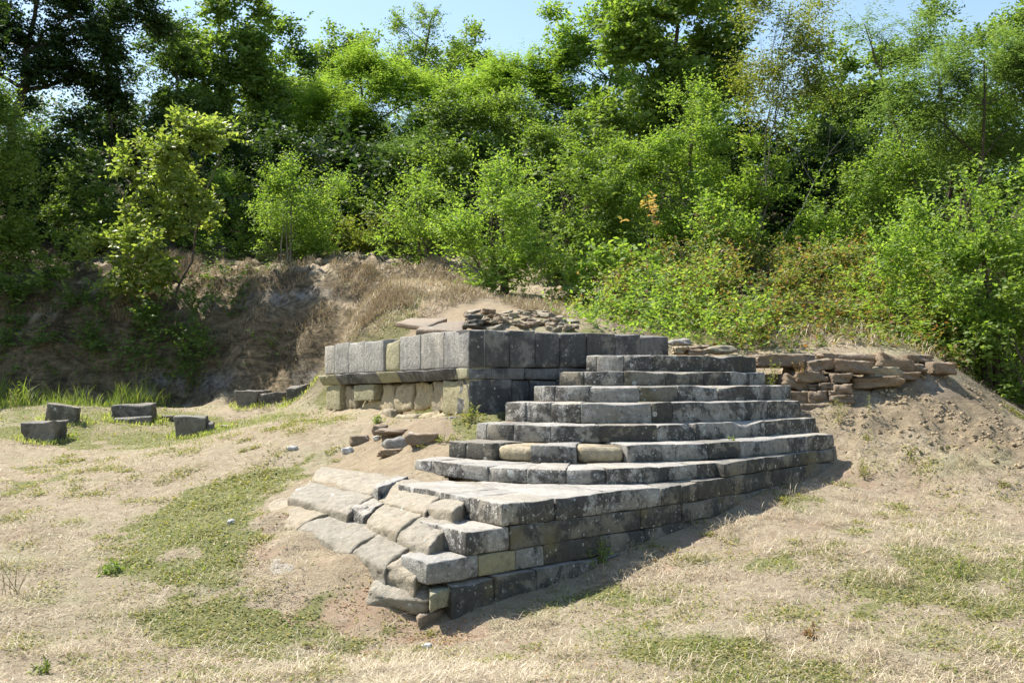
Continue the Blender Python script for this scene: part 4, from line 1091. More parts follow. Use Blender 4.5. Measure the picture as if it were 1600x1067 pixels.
plant('acacia', 'pale rounded acacia with drooping sprays in the middle of the slope', 'tree', (590, 395, 32),
      [(570, 150, 66, 44, 0), (520, 185, 56, 40, -.3), (630, 160, 50, 50, -.3), (600, 205, 60, 36, -.5), (480, 215, 44, 40, 0), (560, 110, 40, 22, .2), (660, 200, 30, 50, 0)], 'blue', mat='lime', trunk_r=.16, size=1.25, dens=.85)
plant('twiggy_tree', 'airy dark twigged tree rising highest in the middle of the skyline', 'tree', (660, 340, 37),
      [(650, 60, 40, 44, 0), (625, 30, 16, 16, 0), (672, 28, 16, 18, 0), (690, 75, 26, 30, 0), (660, 120, 40, 36, 0), (640, 90, 20, 20, 0)], 'mid', trunk_r=.14, dens=.55, bark='bark')
plant('cone_tree', 'conical tree on the skyline right of the airy twiggy one', 'tree', (735, 330, 39),
      [(735, 120, 38, 46, 0), (735, 70, 20, 26, 0), (760, 115, 24, 30, 0), (715, 150, 44, 40, 0), (770, 150, 26, 26, 0)], 'far', mat='mid', trunk_r=.14)
plant('acacia', 'bluish feathery acacia lit in the dark hollow above the slender bush', 'tree', (640, 390, 28),
      [(640, 255, 36, 22, 0), (665, 240, 24, 16, .2), (615, 270, 22, 12, 0)], 'blue', trunk_r=.06, size=1.1)
plant('slope_tree', 'leafy tree above the broad lime bush with bright lit top', 'tree', (760, 400, 29),
      [(740, 210, 46, 44, 0), (790, 190, 46, 40, 0), (720, 260, 36, 36, 0), (780, 245, 50, 30, .2), (830, 230, 40, 36, 0), (700, 180, 30, 36, .3)], 'mid', trunk_r=.14, dens=1.1)
plant('slope_tree', 'pale feathery tree below the low point of the skyline', 'tree', (810, 380, 33),
      [(800, 140, 56, 40, 0), (850, 110, 44, 34, 0), (800, 95, 30, 20, .3), (860, 165, 50, 40, 0), (770, 175, 34, 26, 0)], 'blue', mat='lime', trunk_r=.14, size=1.3)
plant('slope_tree', 'arching yellow green tree under the tall tree at the frame top', 'tree', (900, 380, 33),
      [(890, 60, 46, 40, 0), (940, 40, 50, 40, 0), (870, 100, 34, 30, 0), (930, 110, 56, 40, .2), (960, 160, 50, 40, 0), (900, 175, 44, 36, 0), (985, 20, 40, 40, 0)], 'farlime', trunk_r=.16)
plant('slope_tree', 'dense tree right of the middle with dark gaps among its branches', 'tree', (880, 390, 28),
      [(850, 205, 40, 36, 0), (880, 250, 44, 30, 0), (920, 215, 44, 40, .3), (850, 280, 30, 26, 0)], 'deep', mat='mid', trunk_r=.1)
plant('big_leaved_tree', 'tall tree with hanging large leaves cut by the top of the frame', 'tree', (1040, 400, 27),
      [(1040, 60, 80, 56, 0), (1090, 110, 60, 56, 0), (1000, 110, 50, 50, 0), (1060, 0, 90, 40, 0), (1020, 170, 60, 40, 0), (1110, 40, 50, 60, 0), (1080, 200, 50, 40, .2), (960, 200, 50, 40, 0), (1140, 150, 30, 60, .2)],
      'oak', mat='mid', trunk_r=.24, dens=1.25, size=1.15)
plant('lime_tree', 'bright yellow green tree in front of the tall large leaved one', 'tree', (1075, 430, 23.5),
      [(1080, 215, 50, 44, 0), (1060, 270, 52, 46, -.2), (1110, 260, 44, 50, 0), (1085, 170, 30, 26, 0), (1040, 320, 46, 46, 0), (1100, 320, 46, 46, .2), (1010, 260, 30, 40, 0)], 'lime', trunk_r=.12)
plant('creeper_column', 'column of bright creeper hanging over a dead trunk behind the top steps', 'creeper', (1125, 450, 21.5),
      [(1125, 370, 26, 60, 0), (1118, 420, 34, 36, 0), (1135, 330, 20, 36, 0), (1100, 440, 30, 20, 0)], 'mid', mat='lime', trunk_r=.07)
plant('dark_tree', 'dark shaded tree in the hollow under the leaning bare branches', 'tree', (1230, 430, 26),
      [(1200, 330, 60, 70, 0), (1260, 300, 50, 60, 0), (1170, 260, 46, 60, .3), (1290, 360, 50, 50, 0), (1170, 390, 50, 36, 0), (1310, 250, 36, 50, .5)], 'deep', mat='dark', trunk_r=.12)
plant('airy_tree', 'airy pale barked tree with sparse yellow leaves and bare twigs against the sky', 'tree', (1175, 440, 24),
      [(1190, 60, 56, 60, 0), (1240, 100, 46, 60, 0), (1170, 140, 50, 50, 0), (1270, 50, 36, 50, 0), (1230, 10, 60, 30, 0), (1210, 190, 40, 30, 0), (1290, 150, 30, 40, 0)], 'yellow', bark='palebark', trunk_r=.045, stems=3, dens=1.8)
plant('leaning_tree', 'half dead tree leaning right with bare grey branches', 'tree', (1185, 420, 23),
      [(1300, 190, 50, 26, 0), (1350, 150, 34, 26, 0), (1250, 230, 36, 20, 0), (1320, 230, 36, 26, 0)], 'yellow', mat='mid', bark='palebark', trunk_r=.045, dens=.6)
plant('silk_tree', 'silk tree with feathery layered grey green fronds at the right edge', 'tree', (1530, 560, 20),
      [(1500, 120, 60, 26, 0), (1550, 90, 56, 24, 0), (1450, 165, 50, 26, 0), (1540, 150, 70, 30, 0), (1600, 130, 60, 50, 0), (1490, 200, 60, 26, 0), (1580, 200, 60, 36, 0), (1430, 140, 30, 16, 0)], 'blue', trunk_r=.12, dens=1.2)
plant('silk_tree', 'feathery silk tree branch arching left across the sky near the top right', 'tree', (1475, 480, 22),
      [(1400, 42, 46, 13, 0), (1360, 32, 28, 9, 0), (1440, 62, 40, 16, 0), (1420, 80, 20, 20, 0), (1465, 85, 30, 16, 0)], 'blue', trunk_r=.09)
plant('twiggy_tree', 'dark leaved tree with bare upright twigs behind the silk tree branch', 'tree', (1490, 480, 25),
      [(1465, 40, 24, 34, 0), (1500, 75, 40, 26, 0), (1455, 10, 14, 20, 0), (1545, 60, 30, 22, 0)], 'mid', trunk_r=.1, dens=.7)
plant('edge_tree', 'dark tree leaning in at the top right corner', 'tree', (1640, 480, 21),
      [(1590, 60, 26, 30, 0), (1640, 60, 50, 60, 0), (1600, 8, 16, 10, 0), (1575, 95, 26, 20, 0), (1650, 150, 60, 60, 0)], 'mid', trunk_r=.12)
plant('background_tree', 'grey green tree seen through the gap right of the airy tree', 'tree', (1370, 430, 30),
      [(1340, 130, 36, 40, 0), (1370, 180, 50, 30, 0), (1400, 130, 36, 40, 0), (1340, 210, 40, 26, 0), (1420, 190, 36, 26, 0), (1280, 170, 40, 40, 0), (1310, 220, 40, 30, 0), (1300, 100, 14, 26, 0)], 'far', mat='mid', trunk_r=.12, dens=1.2)
plant('lime_tree', 'lime green shrubby tree in front of the gap of sky on the right', 'tree', (1380, 470, 22.5),
      [(1390, 270, 50, 40, 0), (1350, 310, 46, 44, 0), (1430, 300, 46, 44, 0), (1390, 350, 60, 40, 0), (1330, 360, 36, 30, 0), (1440, 250, 30, 24, 0), (1290, 330, 26, 36, 0)], 'lime', trunk_r=.08, stems=3)
plant('huge_shrub', 'huge bright green shrub with long upright shoots towering at the right edge', 'shrub', (1560, 640, 16.8),
      [(1480, 380, 70, 60, 0), (1560, 360, 66, 56, 0), (1530, 450, 80, 60, -.3), (1600, 440, 70, 70, -.2), (1460, 450, 56, 46, 0), (1510, 300, 18, 50, 0), (1575, 310, 14, 50, 0), (1540, 540, 60, 46, -.3), (1600, 560, 66, 60, -.2),
       (1490, 520, 40, 36, 0), (1640, 350, 70, 90, 0), (1650, 480, 70, 90, 0), (1420, 390, 40, 40, .4), (1575, 620, 34, 22, .2), (1440, 500, 50, 40, .3), (1390, 440, 40, 36, .8), (1500, 570, 40, 26, .4)], 'lime', mat='lime', trunk_r=.1, stems=4, dens=.85)
plant('lower_shrub', 'dark green shrub overhanging the hollow beside the earth heap', 'shrub', (1625, 690, 15.4),
      [(1600, 520, 50, 60, .3), (1560, 500, 50, 40, .6), (1630, 600, 40, 50, .3), (1545, 570, 30, 26, .8)], 'mid', trunk_r=.05, stems=3, dens=.8)
plant('orange_sapling', 'thin sapling topped with orange and peach leaves', 'sapling', (1008, 440, 20.3),
      [(1012, 335, 17, 13, 0), (988, 346, 7, 6, 0), (1030, 348, 8, 8, 0)], 'orange', trunk_r=.015, dens=.9)
plant('small_tree', 'leafy sapling at the left end of the shaded bank', 'sapling', (30, 420, 24),
      [(20, 360, 50, 26, 0), (60, 390, 50, 20, 0), (-20, 400, 60, 30, 0), (40, 430, 50, 18, -.5)], 'deep', mat='mid', trunk_r=.04)
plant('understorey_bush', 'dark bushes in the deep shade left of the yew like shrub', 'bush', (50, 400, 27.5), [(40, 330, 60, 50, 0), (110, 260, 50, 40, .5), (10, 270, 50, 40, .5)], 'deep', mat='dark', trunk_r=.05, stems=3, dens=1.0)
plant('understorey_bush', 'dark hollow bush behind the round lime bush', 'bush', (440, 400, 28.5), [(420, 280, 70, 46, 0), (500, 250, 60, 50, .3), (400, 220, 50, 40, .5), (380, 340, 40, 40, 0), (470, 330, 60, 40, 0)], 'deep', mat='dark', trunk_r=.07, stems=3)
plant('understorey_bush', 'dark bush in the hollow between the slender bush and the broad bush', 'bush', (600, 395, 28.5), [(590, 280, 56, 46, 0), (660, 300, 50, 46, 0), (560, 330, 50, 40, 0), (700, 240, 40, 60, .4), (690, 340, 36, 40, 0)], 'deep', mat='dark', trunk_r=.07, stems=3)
plant('slope_tree', 'tree filling the slope between the skyline pair and the tall leafy tree', 'tree', (470, 380, 35), [(450, 190, 60, 46, 0), (500, 150, 50, 40, .5), (420, 210, 40, 40, 0), (390, 150, 40, 50, 0)], 'farlime', mat='mid', trunk_r=.12)
plant('slope_tree', 'tree filling the slope under the conical skyline tree', 'tree', (700, 380, 34), [(700, 180, 50, 40, 0), (740, 160, 50, 40, 0), (660, 160, 40, 40, 0), (620, 120, 40, 36, 0)], 'farlime', trunk_r=.12)
plant('slope_tree', 'dense tree behind the bright yellow green tree', 'tree', (1010, 400, 29), [(1000, 230, 60, 50, 0), (1060, 240, 60, 56, 0), (960, 280, 50, 50, 0), (1120, 200, 50, 60, 0), (1140, 280, 40, 60, 0)], 'mid', trunk_r=.12)
plant('slope_tree', 'dense tree behind the silk tree fronds at the right', 'tree', (1500, 460, 25), [(1480, 240, 60, 50, 0), (1560, 240, 60, 60, 0), (1530, 170, 60, 40, 0), (1430, 230, 44, 40, 0), (1620, 200, 50, 80, 0)], 'mid', trunk_r=.12)
plant('slope_tree', 'young tree in the gap under the leaning bare branches', 'tree', (1300, 430, 27), [(1300, 260, 50, 50, 0), (1340, 300, 50, 50, 0), (1260, 200, 40, 40, .3), (1350, 240, 40, 30, 0)], 'mid', trunk_r=.1, dens=.8)
plant('understorey_bush', 'bright bush row at the wood edge under the acacia', 'bush', (540, 398, 27), [(530, 340, 50, 40, 0), (600, 310, 40, 40, 0), (480, 370, 40, 26, 0), (690, 330, 36, 46, -.5), (700, 270, 36, 40, 0)], 'mid', trunk_r=.04, stems=3)
plant('understorey_bush', 'bright bush behind the creeper column', 'bush', (1060, 430, 23.5), [(1060, 390, 60, 40, 0), (1000, 370, 40, 50, 0), (1150, 330, 44, 60, .5), (1170, 390, 50, 40, 0), (1230, 400, 50, 30, 0), (1200, 260, 40, 50, .5)], 'mid', mat='lime', trunk_r=.04, stems=3)
plant('understorey_bush', 'leafy bush at the wood edge right of the leaning tree', 'bush', (1340, 440, 21.5), [(1320, 400, 50, 36, 0), (1280, 370, 40, 40, .4), (1390, 410, 50, 36, 0), (1350, 440, 60, 24, -.3), (1440, 430, 40, 40, -.5)], 'mid', mat='lime', trunk_r=.04, stems=3)
plant('slope_tree', 'leafy tree filling the slope behind the young tree', 'tree', (220, 395, 30.5), [(220, 180, 50, 50, 0), (180, 260, 50, 44, 0), (250, 290, 50, 40, 0), (150, 330, 40, 36, 0), (320, 160, 40, 40, 0), (380, 230, 46, 46, 0)], 'deep', mat='dark', trunk_r=.12)
# shade trees continuing the wood to the left of the frame
plant('big_oak', 'second dark oak standing just left of the frame above the bank', 'tree', (-260, 400, 25),
      [(-250, 100, 150, 120, 0), (-160, 150, 120, 90, -.5), (-300, 260, 120, 70, 0), (-140, 20, 120, 70, -.5)], 'deep', trunk_r=.3, dens=.55, size=1.5, mat='dark')
plant('big_oak', 'third dark oak further left of the frame', 'tree', (-480, 420, 21),
      [(-460, 60, 170, 130, 0), (-380, 180, 130, 100, 0), (-560, 220, 130, 110, 0)], 'deep', trunk_r=.3, dens=.5, size=1.6, mat='dark')
plant('edge_tree', 'tree continuing the wood right of the frame', 'tree', (1800, 520, 22),
      [(1790, 120, 140, 120, 0), (1850, 260, 130, 100, 0), (1730, 300, 90, 90, 0)], 'mid', trunk_r=.2, dens=.5, size=1.4)

# uncountable masses
plant('bramble_thicket', 'tangled bramble and fern thicket behind the steps and the dry stone wall', None, (1150, 520, 18.3),
      [(1220, 545, 50, 12, -2.6), (1300, 545, 60, 13, -2.7), (1390, 548, 60, 15, -2.6), (1460, 555, 40, 16, -2.5), (1150, 540, 40, 12, -2.6), (1180, 545, 40, 10, -2.9), (1250, 548, 40, 9, -2.9), (1120, 538, 30, 10, -2.7), (1340, 540, 50, 16, -2.2), (930, 495, 50, 26, 0), (1000, 480, 60, 34, 0), (1080, 470, 70, 44, 0), (1060, 515, 80, 26, -1.4), (1160, 480, 80, 44, 0), (1170, 520, 80, 26, -1.5), (1250, 480, 80, 46, 0), (1260, 525, 70, 26, -1.6), (1330, 480, 70, 46, 0),
       (1340, 520, 70, 30, -1.6), (1410, 490, 60, 46, -.2), (1430, 530, 60, 30, -1.6), (1480, 530, 50, 36, -1.3), (980, 450, 40, 26, 1), (1130, 430, 60, 26, 1.5), (1290, 430, 60, 30, 1.5), (1220, 440, 60, 26, 1), (1050, 430, 60, 26, 2), (1380, 440, 60, 36, 1), (1460, 460, 60, 40, .5), (870, 480, 40, 16, 1), (1200, 405, 60, 20, 3), (1340, 400, 60, 26, 3), (1110, 400, 50, 26, 3)],
      'bramble', limb=False, kind='stuff', dens=1.35)
plant('lime_undergrowth', 'bright yellow green leaves spilling over the left part of the thicket', None, (1010, 510, 17.0),
      [(1000, 515, 56, 22, 0), (1050, 490, 46, 26, 0), (960, 505, 40, 20, 0), (1010, 475, 40, 26, .4), (1090, 455, 40, 20, .6), (1180, 500, 30, 26, 0), (1120, 525, 50, 12, -.6), (960, 520, 44, 12, -1.2), (1040, 518, 50, 14, -1.4), (1110, 520, 50, 14, -1.6), (920, 508, 30, 12, -.6), (890, 500, 26, 12, 0), (1180, 528, 50, 18, -1.5)], 'lime', limb=False, kind='stuff', dens=1.1)
plant('fern_patch', 'pale green fern fronds in the bramble thicket', None, (1370, 520, 16.2),
      [(1345, 530, 30, 14, 0), (1390, 500, 36, 14, .3), (1440, 545, 30, 12, 0), (1300, 480, 30, 12, .8), (1490, 550, 26, 12, 0)], 'blue', mat='lime', limb=False, kind='stuff', dens=.7)
plant('dry_bramble', 'rust brown dead bramble leaves among the thicket', None, (1250, 520, 16.6),
      [(1210, 495, 50, 26, 0), (1270, 530, 40, 22, -.2), (1310, 500, 36, 22, 0), (1150, 520, 36, 18, 0), (1250, 410, 36, 18, 3.5), (1360, 470, 30, 20, .6), (1095, 500, 26, 20, 0)], 'rust', limb=False, kind='stuff', dens=.3)
plant('bank_ivy', 'ivy and small weeds clothing the shaded earth bank', None, (200, 500, 22.6),
      [(30, 430, 60, 26, 1.2), (100, 550, 90, 30, .1, .3), (30, 535, 60, 34, .1, .3), (320, 480, 60, 16, .3, .3), (420, 500, 50, 16, .3, .3), (190, 570, 80, 22, -.1, .25), (260, 500, 40, 20, 0, .3), (480, 580, 26, 30, -1.2, .3), (60, 470, 40, 20, .6, .3), (330, 560, 60, 26, -.5, .3), (430, 560, 50, 26, -.6, .3), (230, 530, 60, 30, -.3, .3), (380, 440, 60, 14, 1.2, .3), (150, 460, 60, 26, .6, .4), (0, 490, 60, 40, .3, .4)],
      'mid', mat='deep', limb=False, kind='stuff', dens=.8)
plant('brow_scrub', 'low leafy scrub along the top edge of the bank', None, (330, 400, 26),
      [(300, 395, 60, 18, 0), (390, 385, 60, 20, .4), (500, 385, 50, 22, 1), (560, 395, 40, 16, 1), (690, 400, 40, 26, 0), (230, 360, 60, 30, 1.5), (420, 350, 60, 30, 2.5), (540, 350, 50, 30, 3), (270, 385, 50, 26, .6), (340, 400, 50, 18, -.4), (430, 402, 50, 14, -.6), (610, 395, 40, 20, 0), (720, 430, 36, 20, -2), (500, 402, 40, 14, -.5), (180, 395, 50, 26, 0)], 'bramble', mat='mid', limb=False, kind='stuff', dens=1.2)

# understory of the hillside
def understory():
    r = np.random.default_rng(77)
    n = 5200
    Y = 27 + 30 * r.random(n) ** 1.3
    X = r.uniform(-.75, .75, n) * Y
    z = height(X, Y, False)
    o = np.stack([X, Y, z + r.uniform(0, 2.2, n)], 1)
    out = unit(np.stack([r.normal(0, .3, n), -np.ones(n), np.full(n, .6)], 1))
    t = unit(out + r.normal(0, .6, (n, 3)))
    nl = 14
    o2 = np.repeat(o, 3, 0) + r.normal(0, .4, (n * 3, 3)); t2 = np.repeat(t, 3, 0) + r.normal(0, .5, (n * 3, 3))
    v, f = leaves_from_twigs(o2, unit(t2), np.full(n * 3, .7), 8, .2, .6, np.repeat(out, 3, 0), r, .7)
    TRI[0] += len(f)
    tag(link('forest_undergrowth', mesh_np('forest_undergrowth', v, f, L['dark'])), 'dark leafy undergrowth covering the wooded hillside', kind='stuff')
understory()

# ---------------------------------------------------------------- grass, straw, ground cover
def scatter(n, umin, umax, ymin, ymax, r, pw=2.0):
    """points on the ground, denser near the viewer's path"""
    a = r.random(n)
    e = 1 - pw
    Y = (ymin ** e + a * (ymax ** e - ymin ** e)) ** (1 / e)
    X = r.uniform(umin, umax, n) * (Y * 0.5 + 1.0)
    return X, Y
def outside_built(x, y):
    return (poly_sd(x, y, STAIR) < -0.12) & (poly_sd(x, y, PLAT) < -0.25)
SLABPOLY = [(-2.5, 10.6), (-2.05, 10.95), (-0.9, 10.7), (-0.3, 10.3), (-0.5, 8.4), (-0.55, 7.9), (-1.0, 8.0), (-1.05, 8.6), (-1.7, 9.5)]
def blades(x, y, length, width, lean, r, curl=0.5, zoff=0.0):
    n = len(x); z = height(x, y) + zoff
    az = r.uniform(0, 2 * math.pi, n)
    d = np.stack([np.cos(az), np.sin(az), np.zeros(n)], 1)
    s = np.stack([-np.sin(az), np.cos(az), np.zeros(n)], 1)
    up = np.array([0, 0, 1.0])
    ln = (length * r.uniform(.5, 1.4, n))[:, None]
    le = np.clip(lean + r.normal(0, .25, n), 0.02, 1.45)[:, None]
    d1 = d * np.sin(le) + up * np.cos(le)
    le2 = np.clip(le + curl, 0, 1.9); d2 = d * np.sin(le2) + up * np.cos(le2)
    p0 = np.stack([x, y, z - .004], 1)
    m = p0 + d1 * ln * .55
    w = (width * r.uniform(.6, 1.4, n))[:, None]
    tip = m + d2 * ln * .45
    V = np.stack([p0, m + s * w, tip, m - s * w], 1).reshape(-1, 3)
    k = np.arange(n)[:, None] * 4
    Fc = np.concatenate([k + np.array([[0, 1, 3]]), k + np.array([[1, 2, 3]])], 1).reshape(-1, 3)
    TRI[0] += len(Fc)
    return V, Fc
def stuff(name, label, V, Fc, mat):
    tag(link(name, mesh_np(name, V, Fc, mat)), label, kind='stuff')
r = np.random.default_rng(3)
# straw
X, Y = scatter(400000, -1.15, 1.15, 4.6, 21.5, r, 2.0)
g, s, rd = zones(X, Y)
tuft = np.clip(0.5 + 1.6 * fbm(X * 1.7, Y * 1.7, 50, 4), 0, 1)
keep = (r.random(len(X)) < (1 - s * .93) * (1 - g * .8) * (1 - rd * .6) * np.clip((tuft - .12) * 1.6, .3, 1)) & outside_built(X, Y) & (poly_sd(X, Y, SLABPOLY) < 0)
X, Y, tuft = X[keep], Y[keep], tuft[keep]
V, Fc = blades(X, Y, 0.058 + .03 * tuft, 0.0012 + Y * .00012, 1.34, r, .15)
stuff('straw_grass', 'dry flattened straw grass covering the meadow', V, Fc, L['straw'])
# longer arching straw tufts at the right
tc = []
for i in range(330):
    a, b = r.uniform(0.6, 6.8), r.uniform(5.2, 12.2)
    if a > b * .62: continue
    if fbm(np.array([a * .9]), np.array([b * .9]), 61, 3)[0] > -0.02: tc.append((a, b, r.uniform(.05, .16)))
for i in range(60):
    a, b = r.uniform(-5, 0.4), r.uniform(5.2, 9); 
    if abs(a) < b * .6: tc.append((a, b, r.uniform(.04, .09)))
xs, ys = [], []
for a, b, w_ in tc:
    k = int(r.uniform(50, 120)); xs.append(r.normal(a, w_, k)); ys.append(r.normal(b, w_, k))
xs, ys = np.concatenate(xs), np.concatenate(ys)
g, s, rd = zones(xs, ys); kp = outside_built(xs, ys) & (poly_sd(xs, ys, SLABPOLY) < -.1) & (s < .5) & (poly_sd(xs, ys, Z_GREEN) < -.1)
V, Fc = blades(xs[kp], ys[kp], 0.15, 0.0017, .95, r, .65)
stuff('straw_tufts', 'long pale arching straw in loose tufts', V, Fc, L['straw'])
# green ground cover
def cover(X, Y, size, r, mat, name, label, h=.02):
    n = len(X); z = height(X, Y) + r.uniform(0.002, h, n)
    nm = unit(np.stack([r.normal(0, .45, n), r.normal(0, .45, n), np.ones(n)], 1))
    ax = unit(np.cross(nm, r.normal(0, 1, (n, 3)))); b = np.cross(nm, ax)
    sz = (size * r.uniform(.6, 1.4, n))[:, None]; p = np.stack([X, Y, z], 1)
    V = np.stack([p - ax * sz, p + b * sz * .55, p + ax * sz, p - b * sz * .55], 1).reshape(-1, 3)
    k = np.arange(n)[:, None] * 4
    Fc = np.concatenate([k + np.array([[0, 1, 2]]), k + np.array([[0, 2, 3]])], 1).reshape(-1, 3)
    TRI[0] += len(Fc)
    stuff(name, label, V, Fc, mat)
X, Y = scatter(420000, -1.15, 1.15, 4.6, 21.5, r, 1.8)
g, s, rd = zones(X, Y)
tf = np.clip(.45 + 1.5 * fbm(X * 5, Y * 5, 51, 3), 0, 1)
ok = outside_built(X, Y) & (poly_sd(X, Y, SLABPOLY) < 0)
kp = ok & (r.random(len(X)) < g * (.5 + .5 * tf) * .95)
cover(X[kp], Y[kp], 0.006 + .00075 * Y[kp], r, L['cover'], 'ground_cover', 'creeping green and yellow ground cover leaves in patches')
kp = ok & (r.random(len(X)) < np.clip(rd * .55 + .03, 0, 1) * tf * (1 - s * .5)) & ~kp
cover(X[kp], Y[kp], 0.006 + .0007 * Y[kp], r, L['redcover'], 'red_ground_cover', 'reddish drying ground cover along the steps')
tc = [(r.uniform(-6, 7), r.uniform(5.2, 15), r.uniform(.03, .13)) for _ in range(420)]
xs = np.concatenate([r.normal(a, w, int(60 + 900 * w)) for a, b, w in tc for _ in (0,)]); r2_ = np.random.default_rng(91)
ys = np.concatenate([r2_.normal(b, w * 1.3, int(60 + 900 * w)) for a, b, w in tc])
g, s, rd = zones(xs, ys); kp = outside_built(xs, ys) & (poly_sd(xs, ys, SLABPOLY) < -.05) & (s < .5) & (np.abs(xs) < ys * .62)
cover(xs[kp], ys[kp], 0.006 + .0007 * ys[kp], r, L['cover'], 'meadow_weeds', 'small low weeds dotted through the dry straw', .03)
# green grass mixed in the lawn and patches
X, Y = scatter(150000, -1.15, 1.15, 4.8, 21.8, r, 1.6)
g, s, rd = zones(X, Y)
lawn = np.clip(poly_sd(X, Y, Z_LAWN) / .6 + .5, 0, 1)
tf = np.clip(fbm(X * 2.5, Y * 2.5, 53, 3) * 3 + .2, 0, 1)
kp = outside_built(X, Y) & (poly_sd(X, Y, SLABPOLY) < 0) & (r.random(len(X)) < np.clip(lawn * .5 + g * .5 * tf, 0, 1) * (1 - s))
V, Fc = blades(X[kp], Y[kp], 0.055, 0.0022 + Y[kp] * .00016, .6, r, .5)
stuff('green_grass', 'short green grass on the lawn and in patches of the meadow', V, Fc, L['grass'])
xs, ys = [], []
for bx_, by_, bw_, bd_ in FB:
    k = 500; t_ = r.uniform(0, 2 * math.pi, k)
    xs.append(bx_ + np.cos(t_) * (bw_ * .62 + .08) + r.normal(0, .05, k)); ys.append(by_ + np.sin(t_) * (bd_ * .62 + .12) + r.normal(0, .05, k))
V, Fc = blades(np.concatenate(xs), np.concatenate(ys), 0.09, 0.005, .4, r, .5)
stuff('block_grass', 'grass growing up around the feet of the fallen blocks', V, Fc, L['lawnblade'])
# dry weeds on the bank shelf and on the slope behind the platform
def band(name, label, polys, n, length, width, lean, mat, seed, curl=.4):
    r = np.random.default_rng(seed); Vs, Fs, off = [], [], 0
    for pl, dn in polys:
        P_ = np.array([ghit(*q)[:2] for q in pl]); lo, hi = P_.min(0), P_.max(0)
        k = int(n * dn); x = r.uniform(lo[0], hi[0], k * 2); y = r.uniform(lo[1], hi[1], k * 2)
        ok = (poly_sd(x, y, P_) > 0) & outside_built(x, y) & (fbm(x * 1.5, y * 1.5, seed, 3) > -.22)
        x, y = x[ok], y[ok]
        lv = np.clip(.35 + 1.6 * (fbm(x * 1.8, y * 1.8, seed + 9, 3) + .3), .3, 1.9) if name == 'tall_grass' else 1.0
        if name == 'tall_grass':
            k2 = r.random(len(x)) < lv * .5; x, y, lv = x[k2], y[k2], lv[k2]
        V, Fc = blades(x, y, length * lv, width, lean, r, curl)
        Vs.append(V); Fs.append(Fc + off); off += len(V)
    stuff(name, label, np.concatenate(Vs), np.concatenate(Fs), mat)
band('dry_weeds', 'reddish dry weeds on the brow of the bank and round the path', [([(250, 400), (560, 402), (600, 430), (560, 470), (400, 465), (260, 440)], 1), ([(560, 425), (720, 415), (760, 470), (880, 480), (880, 497), (700, 480), (640, 470), (560, 480)], 1),
     ([(180, 470), (520, 478), (520, 520), (300, 515), (180, 510)], .6), ([(545, 485), (620, 450), (650, 480), (560, 520)], .5)], 16000, .15, .005, .6, L['pinkstraw'], 71)
band('tall_grass', 'tall fresh green grass and weeds along the foot of the bank', [([(-150, 652), (0, 645), (150, 638), (300, 628), (318, 614), (150, 615), (0, 620), (-150, 625)], 1), ([(-100, 646), (0, 640), (150, 634), (250, 630), (250, 618), (0, 622), (-100, 626)], .6)], 14000, .33, .005, .28, L['grass'], 72, .55)
band('bank_weeds', 'dry stalks and roots hanging on the face of the bank', [([(200, 515), (520, 520), (520, 600), (300, 606), (180, 600)], 1), ([(0, 430), (250, 430), (250, 520), (0, 540)], .5)], 6000, .16, .005, .9, L['pinkstraw'], 75)
band('slope_grass', 'yellow dry grass on the sandy slope behind the platform', [([(530, 560), (540, 480), (620, 440), (700, 450), (900, 485), (900, 500), (740, 495), (640, 500), (580, 530)], 1)], 9000, .14, .005, .7, L['straw'], 73)
band('thicket_edge_grass', 'bleached dry grass on the edge of the thicket above the wall', [([(1180, 556), (1470, 568), (1480, 545), (1180, 540)], 1)], 1200, .25, .005, .8, L['straw'], 74)

# single weeds
def weed(px, py, h, n, label, mat, lw=.012, spread=.07, lean=.35, yy=None, z=None):
    r = np.random.default_rng(int(px * 3 + py))
    if yy is None: gx, gy, gz = ghit(px, py)
    else: gx, gy, gz = wx(px, yy), yy, wz(py, yy)
    az = r.uniform(0, 6.28, n); V, Fc = [], []
    stems = []
    for i in range(n):
        d = np.array([math.cos(az[i]), math.sin(az[i]), 0]); le = abs(r.normal(0, lean))
        L_ = h * r.uniform(.55, 1.1)
        p0 = np.array([r.normal(0, spread * .3), r.normal(0, spread * .3), -.02]); q = p0 + (d * math.sin(le) + np.array([0, 0, math.cos(le)])) * L_
        v, f = tube_np(wobble(p0, q, 3, .06, r), [.004, .003, .002, .001], 3)
        Fc += [tuple(a + len(V) for a in t) for t in f]; V += v; stems.append((p0, q))
    o = np.array([a for a, b in stems]); t = np.array([b - a for a, b in stems]); Lg = np.linalg.norm(t, axis=1)
    lv, lf = leaves_from_twigs(o, unit(t), Lg, 12, lw * 3, .35, unit(t), r, .5)
    root = empty('weed', (gx, gy, gz)); tag(root, label, 'weed')
    link('stems', mesh_np('stems', np.array(V), np.array(Fc), L['pinkstraw']), root)
    link('leaves', mesh_np('leaves', lv, lf, mat), root)
weed(28, 925, .30, 9, 'thin grey weed standing in straw at the left edge', L['pinkstraw'], .006, .1, .45)
weed(72, 1050, .09, 7, 'small upright green weed near the bottom left corner', L['grass'], .012)
weed(1262, 1000, .10, 6, 'small dark brown dead weed in the straw at the lower right', L['rust'], .014, .05, .2)
weed(1198, 1005, .24, 3, 'single pale dry stalk left of the dark brown dead weed', L['straw'], .008, .03, .1)
weed(1497, 905, .20, 6, 'green leafy weed in the straw near the right edge', L['grass'], .014, .1)
weed(1583, 920, .24, 8, 'larger green weed at the right edge of the meadow', L['grass'], .014, .1)
weed(1207, 602, .34, 7, 'bright green weed growing out of the end of the second step', L['yellow'], .016, .08, .3, 13.6)
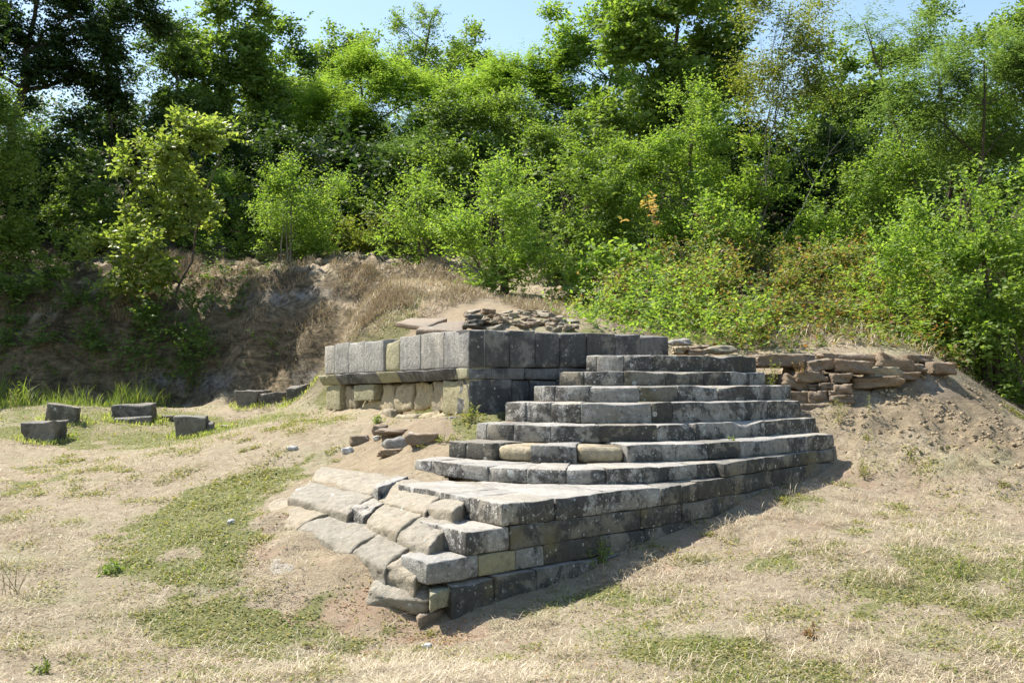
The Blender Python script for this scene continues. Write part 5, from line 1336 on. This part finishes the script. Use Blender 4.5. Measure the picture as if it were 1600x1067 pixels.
weed(1250, 588, .2, 9, 'rusty dead weed between two stones of the dry stone wall', L['rust'], .012, .08, .4, 13.75)
weed(1312, 668, .32, 9, 'grey green weed at the foot of the dry stone wall end', L['cover'], .012, .1, .4)
weed(1357, 655, .25, 2, 'lone stem with a pale flower on the earth heap', L['yellow'], .012, .02, .1)
weed(1348, 745, .2, 9, 'green weed clump on the slope below the earth heap', L['cover'], .012, .1, .4)
weed(935, 880, .22, 9, 'dark green weed at the base of the wall in the shade', L['mid'], .014, .1, .4)
weed(1010, 845, .26, 4, 'arching pale grass head in the shade of the wall', L['straw'], .008, .04, .6)
weed(738, 655, .2, 9, 'yellow green weed between the platform corner and the steps', L['yellow'], .014, .08, .3, 12.15)
weed(1143, 697, .12, 5, 'tiny green sprig growing from a joint of the sixth step', L['yellow'], .014, .03, .3, 11.3)
weed(120, 620, .9, 6, 'tall flowering weed with pale heads before the shaded bank', L['grass'], .02, .15, .12)
weed(230, 612, 1.0, 6, 'tallest grassy weed standing against the dark bank', L['grass'], .025, .2, .12)
weed(295, 622, .6, 7, 'bushy weed at the right end of the tall grass', L['yellow'], .018, .15, .3)
for q, (px_, py_, h_) in enumerate(((20, 640, .5), (62, 632, .6), (88, 628, .8), (150, 622, .6), (182, 620, .7), (208, 618, .9), (262, 614, .7), (310, 612, .45))):
    weed(px_, py_, h_, 5, ['pale headed weed at the far left of the tall grass', 'feathery weed left of the tallest flowering one', 'thin flowering stalk behind the second fallen block', 'short bushy weed right of the tall flowering weed',
         'grassy weed in the middle of the bank foot', 'tall grassy stalks just left of the tallest grassy weed', 'yellow green weed right of the tallest grassy weed', 'small weed at the right end of the bank foot grass'][q], L['grass'] if q % 2 else L['yellow'], .018, .12, .2)
weed(180, 895, .10, 12, 'dark green rosette in straw left of the green patch', L['mid'], .016, .12, .7)
weed(590, 660, .12, 14, 'bright green tuft against the footing of the platform', L['mid'], .012, .1, .7)
weed(700, 690, .08, 18, 'yellow green creeping plant below the dark block', L['yellow'], .012, .25, .9)
weed(660, 698, .08, 14, 'yellow green creeping plant right of the oval grey boulder', L['yellow'], .012, .16, .9)
# clods on the earth heap
def clods():
    r = np.random.default_rng(8)
    P_ = np.array(Z_SOIL2); lo, hi = P_.min(0) - .4, P_.max(0) + .4
    x = r.uniform(lo[0], hi[0], 5000); y = r.uniform(lo[1], hi[1], 5000)
    ok = (poly_sd(x, y, P_) + .5 * fbm(x * 2, y * 2, 3, 3) > -.15) & (fbm(x * 4, y * 4, 81, 3) > -.1)
    x, y = x[ok], y[ok]; n = len(x); z = height(x, y)
    s_ = r.uniform(.004, .022, n) * r.uniform(.4, 1.2, n)
    cube = np.array([[i, j, k] for i in (-1, 1) for j in (-1, 1) for k in (-1, 1)], float)
    V = np.stack([x, y, z], 1)[:, None, :] + (cube[None] + r.normal(0, .3, (n, 8, 3))) * s_[:, None, None] * np.array([1, 1, .75])
    q = np.array([[0, 1, 3, 2], [4, 6, 7, 5], [0, 4, 5, 1], [2, 3, 7, 6], [0, 2, 6, 4], [1, 5, 7, 3]])
    Fc = (np.arange(n)[:, None, None] * 8 + q[None]).reshape(-1, 4)
    tag(link('earth_clods', mesh_np('earth_clods', V.reshape(-1, 3), Fc, M['soil'])), 'small clods of dug earth strewn over the spoil heap', kind='stuff')
clods()
print("leaf/grass tris", TRI[0])
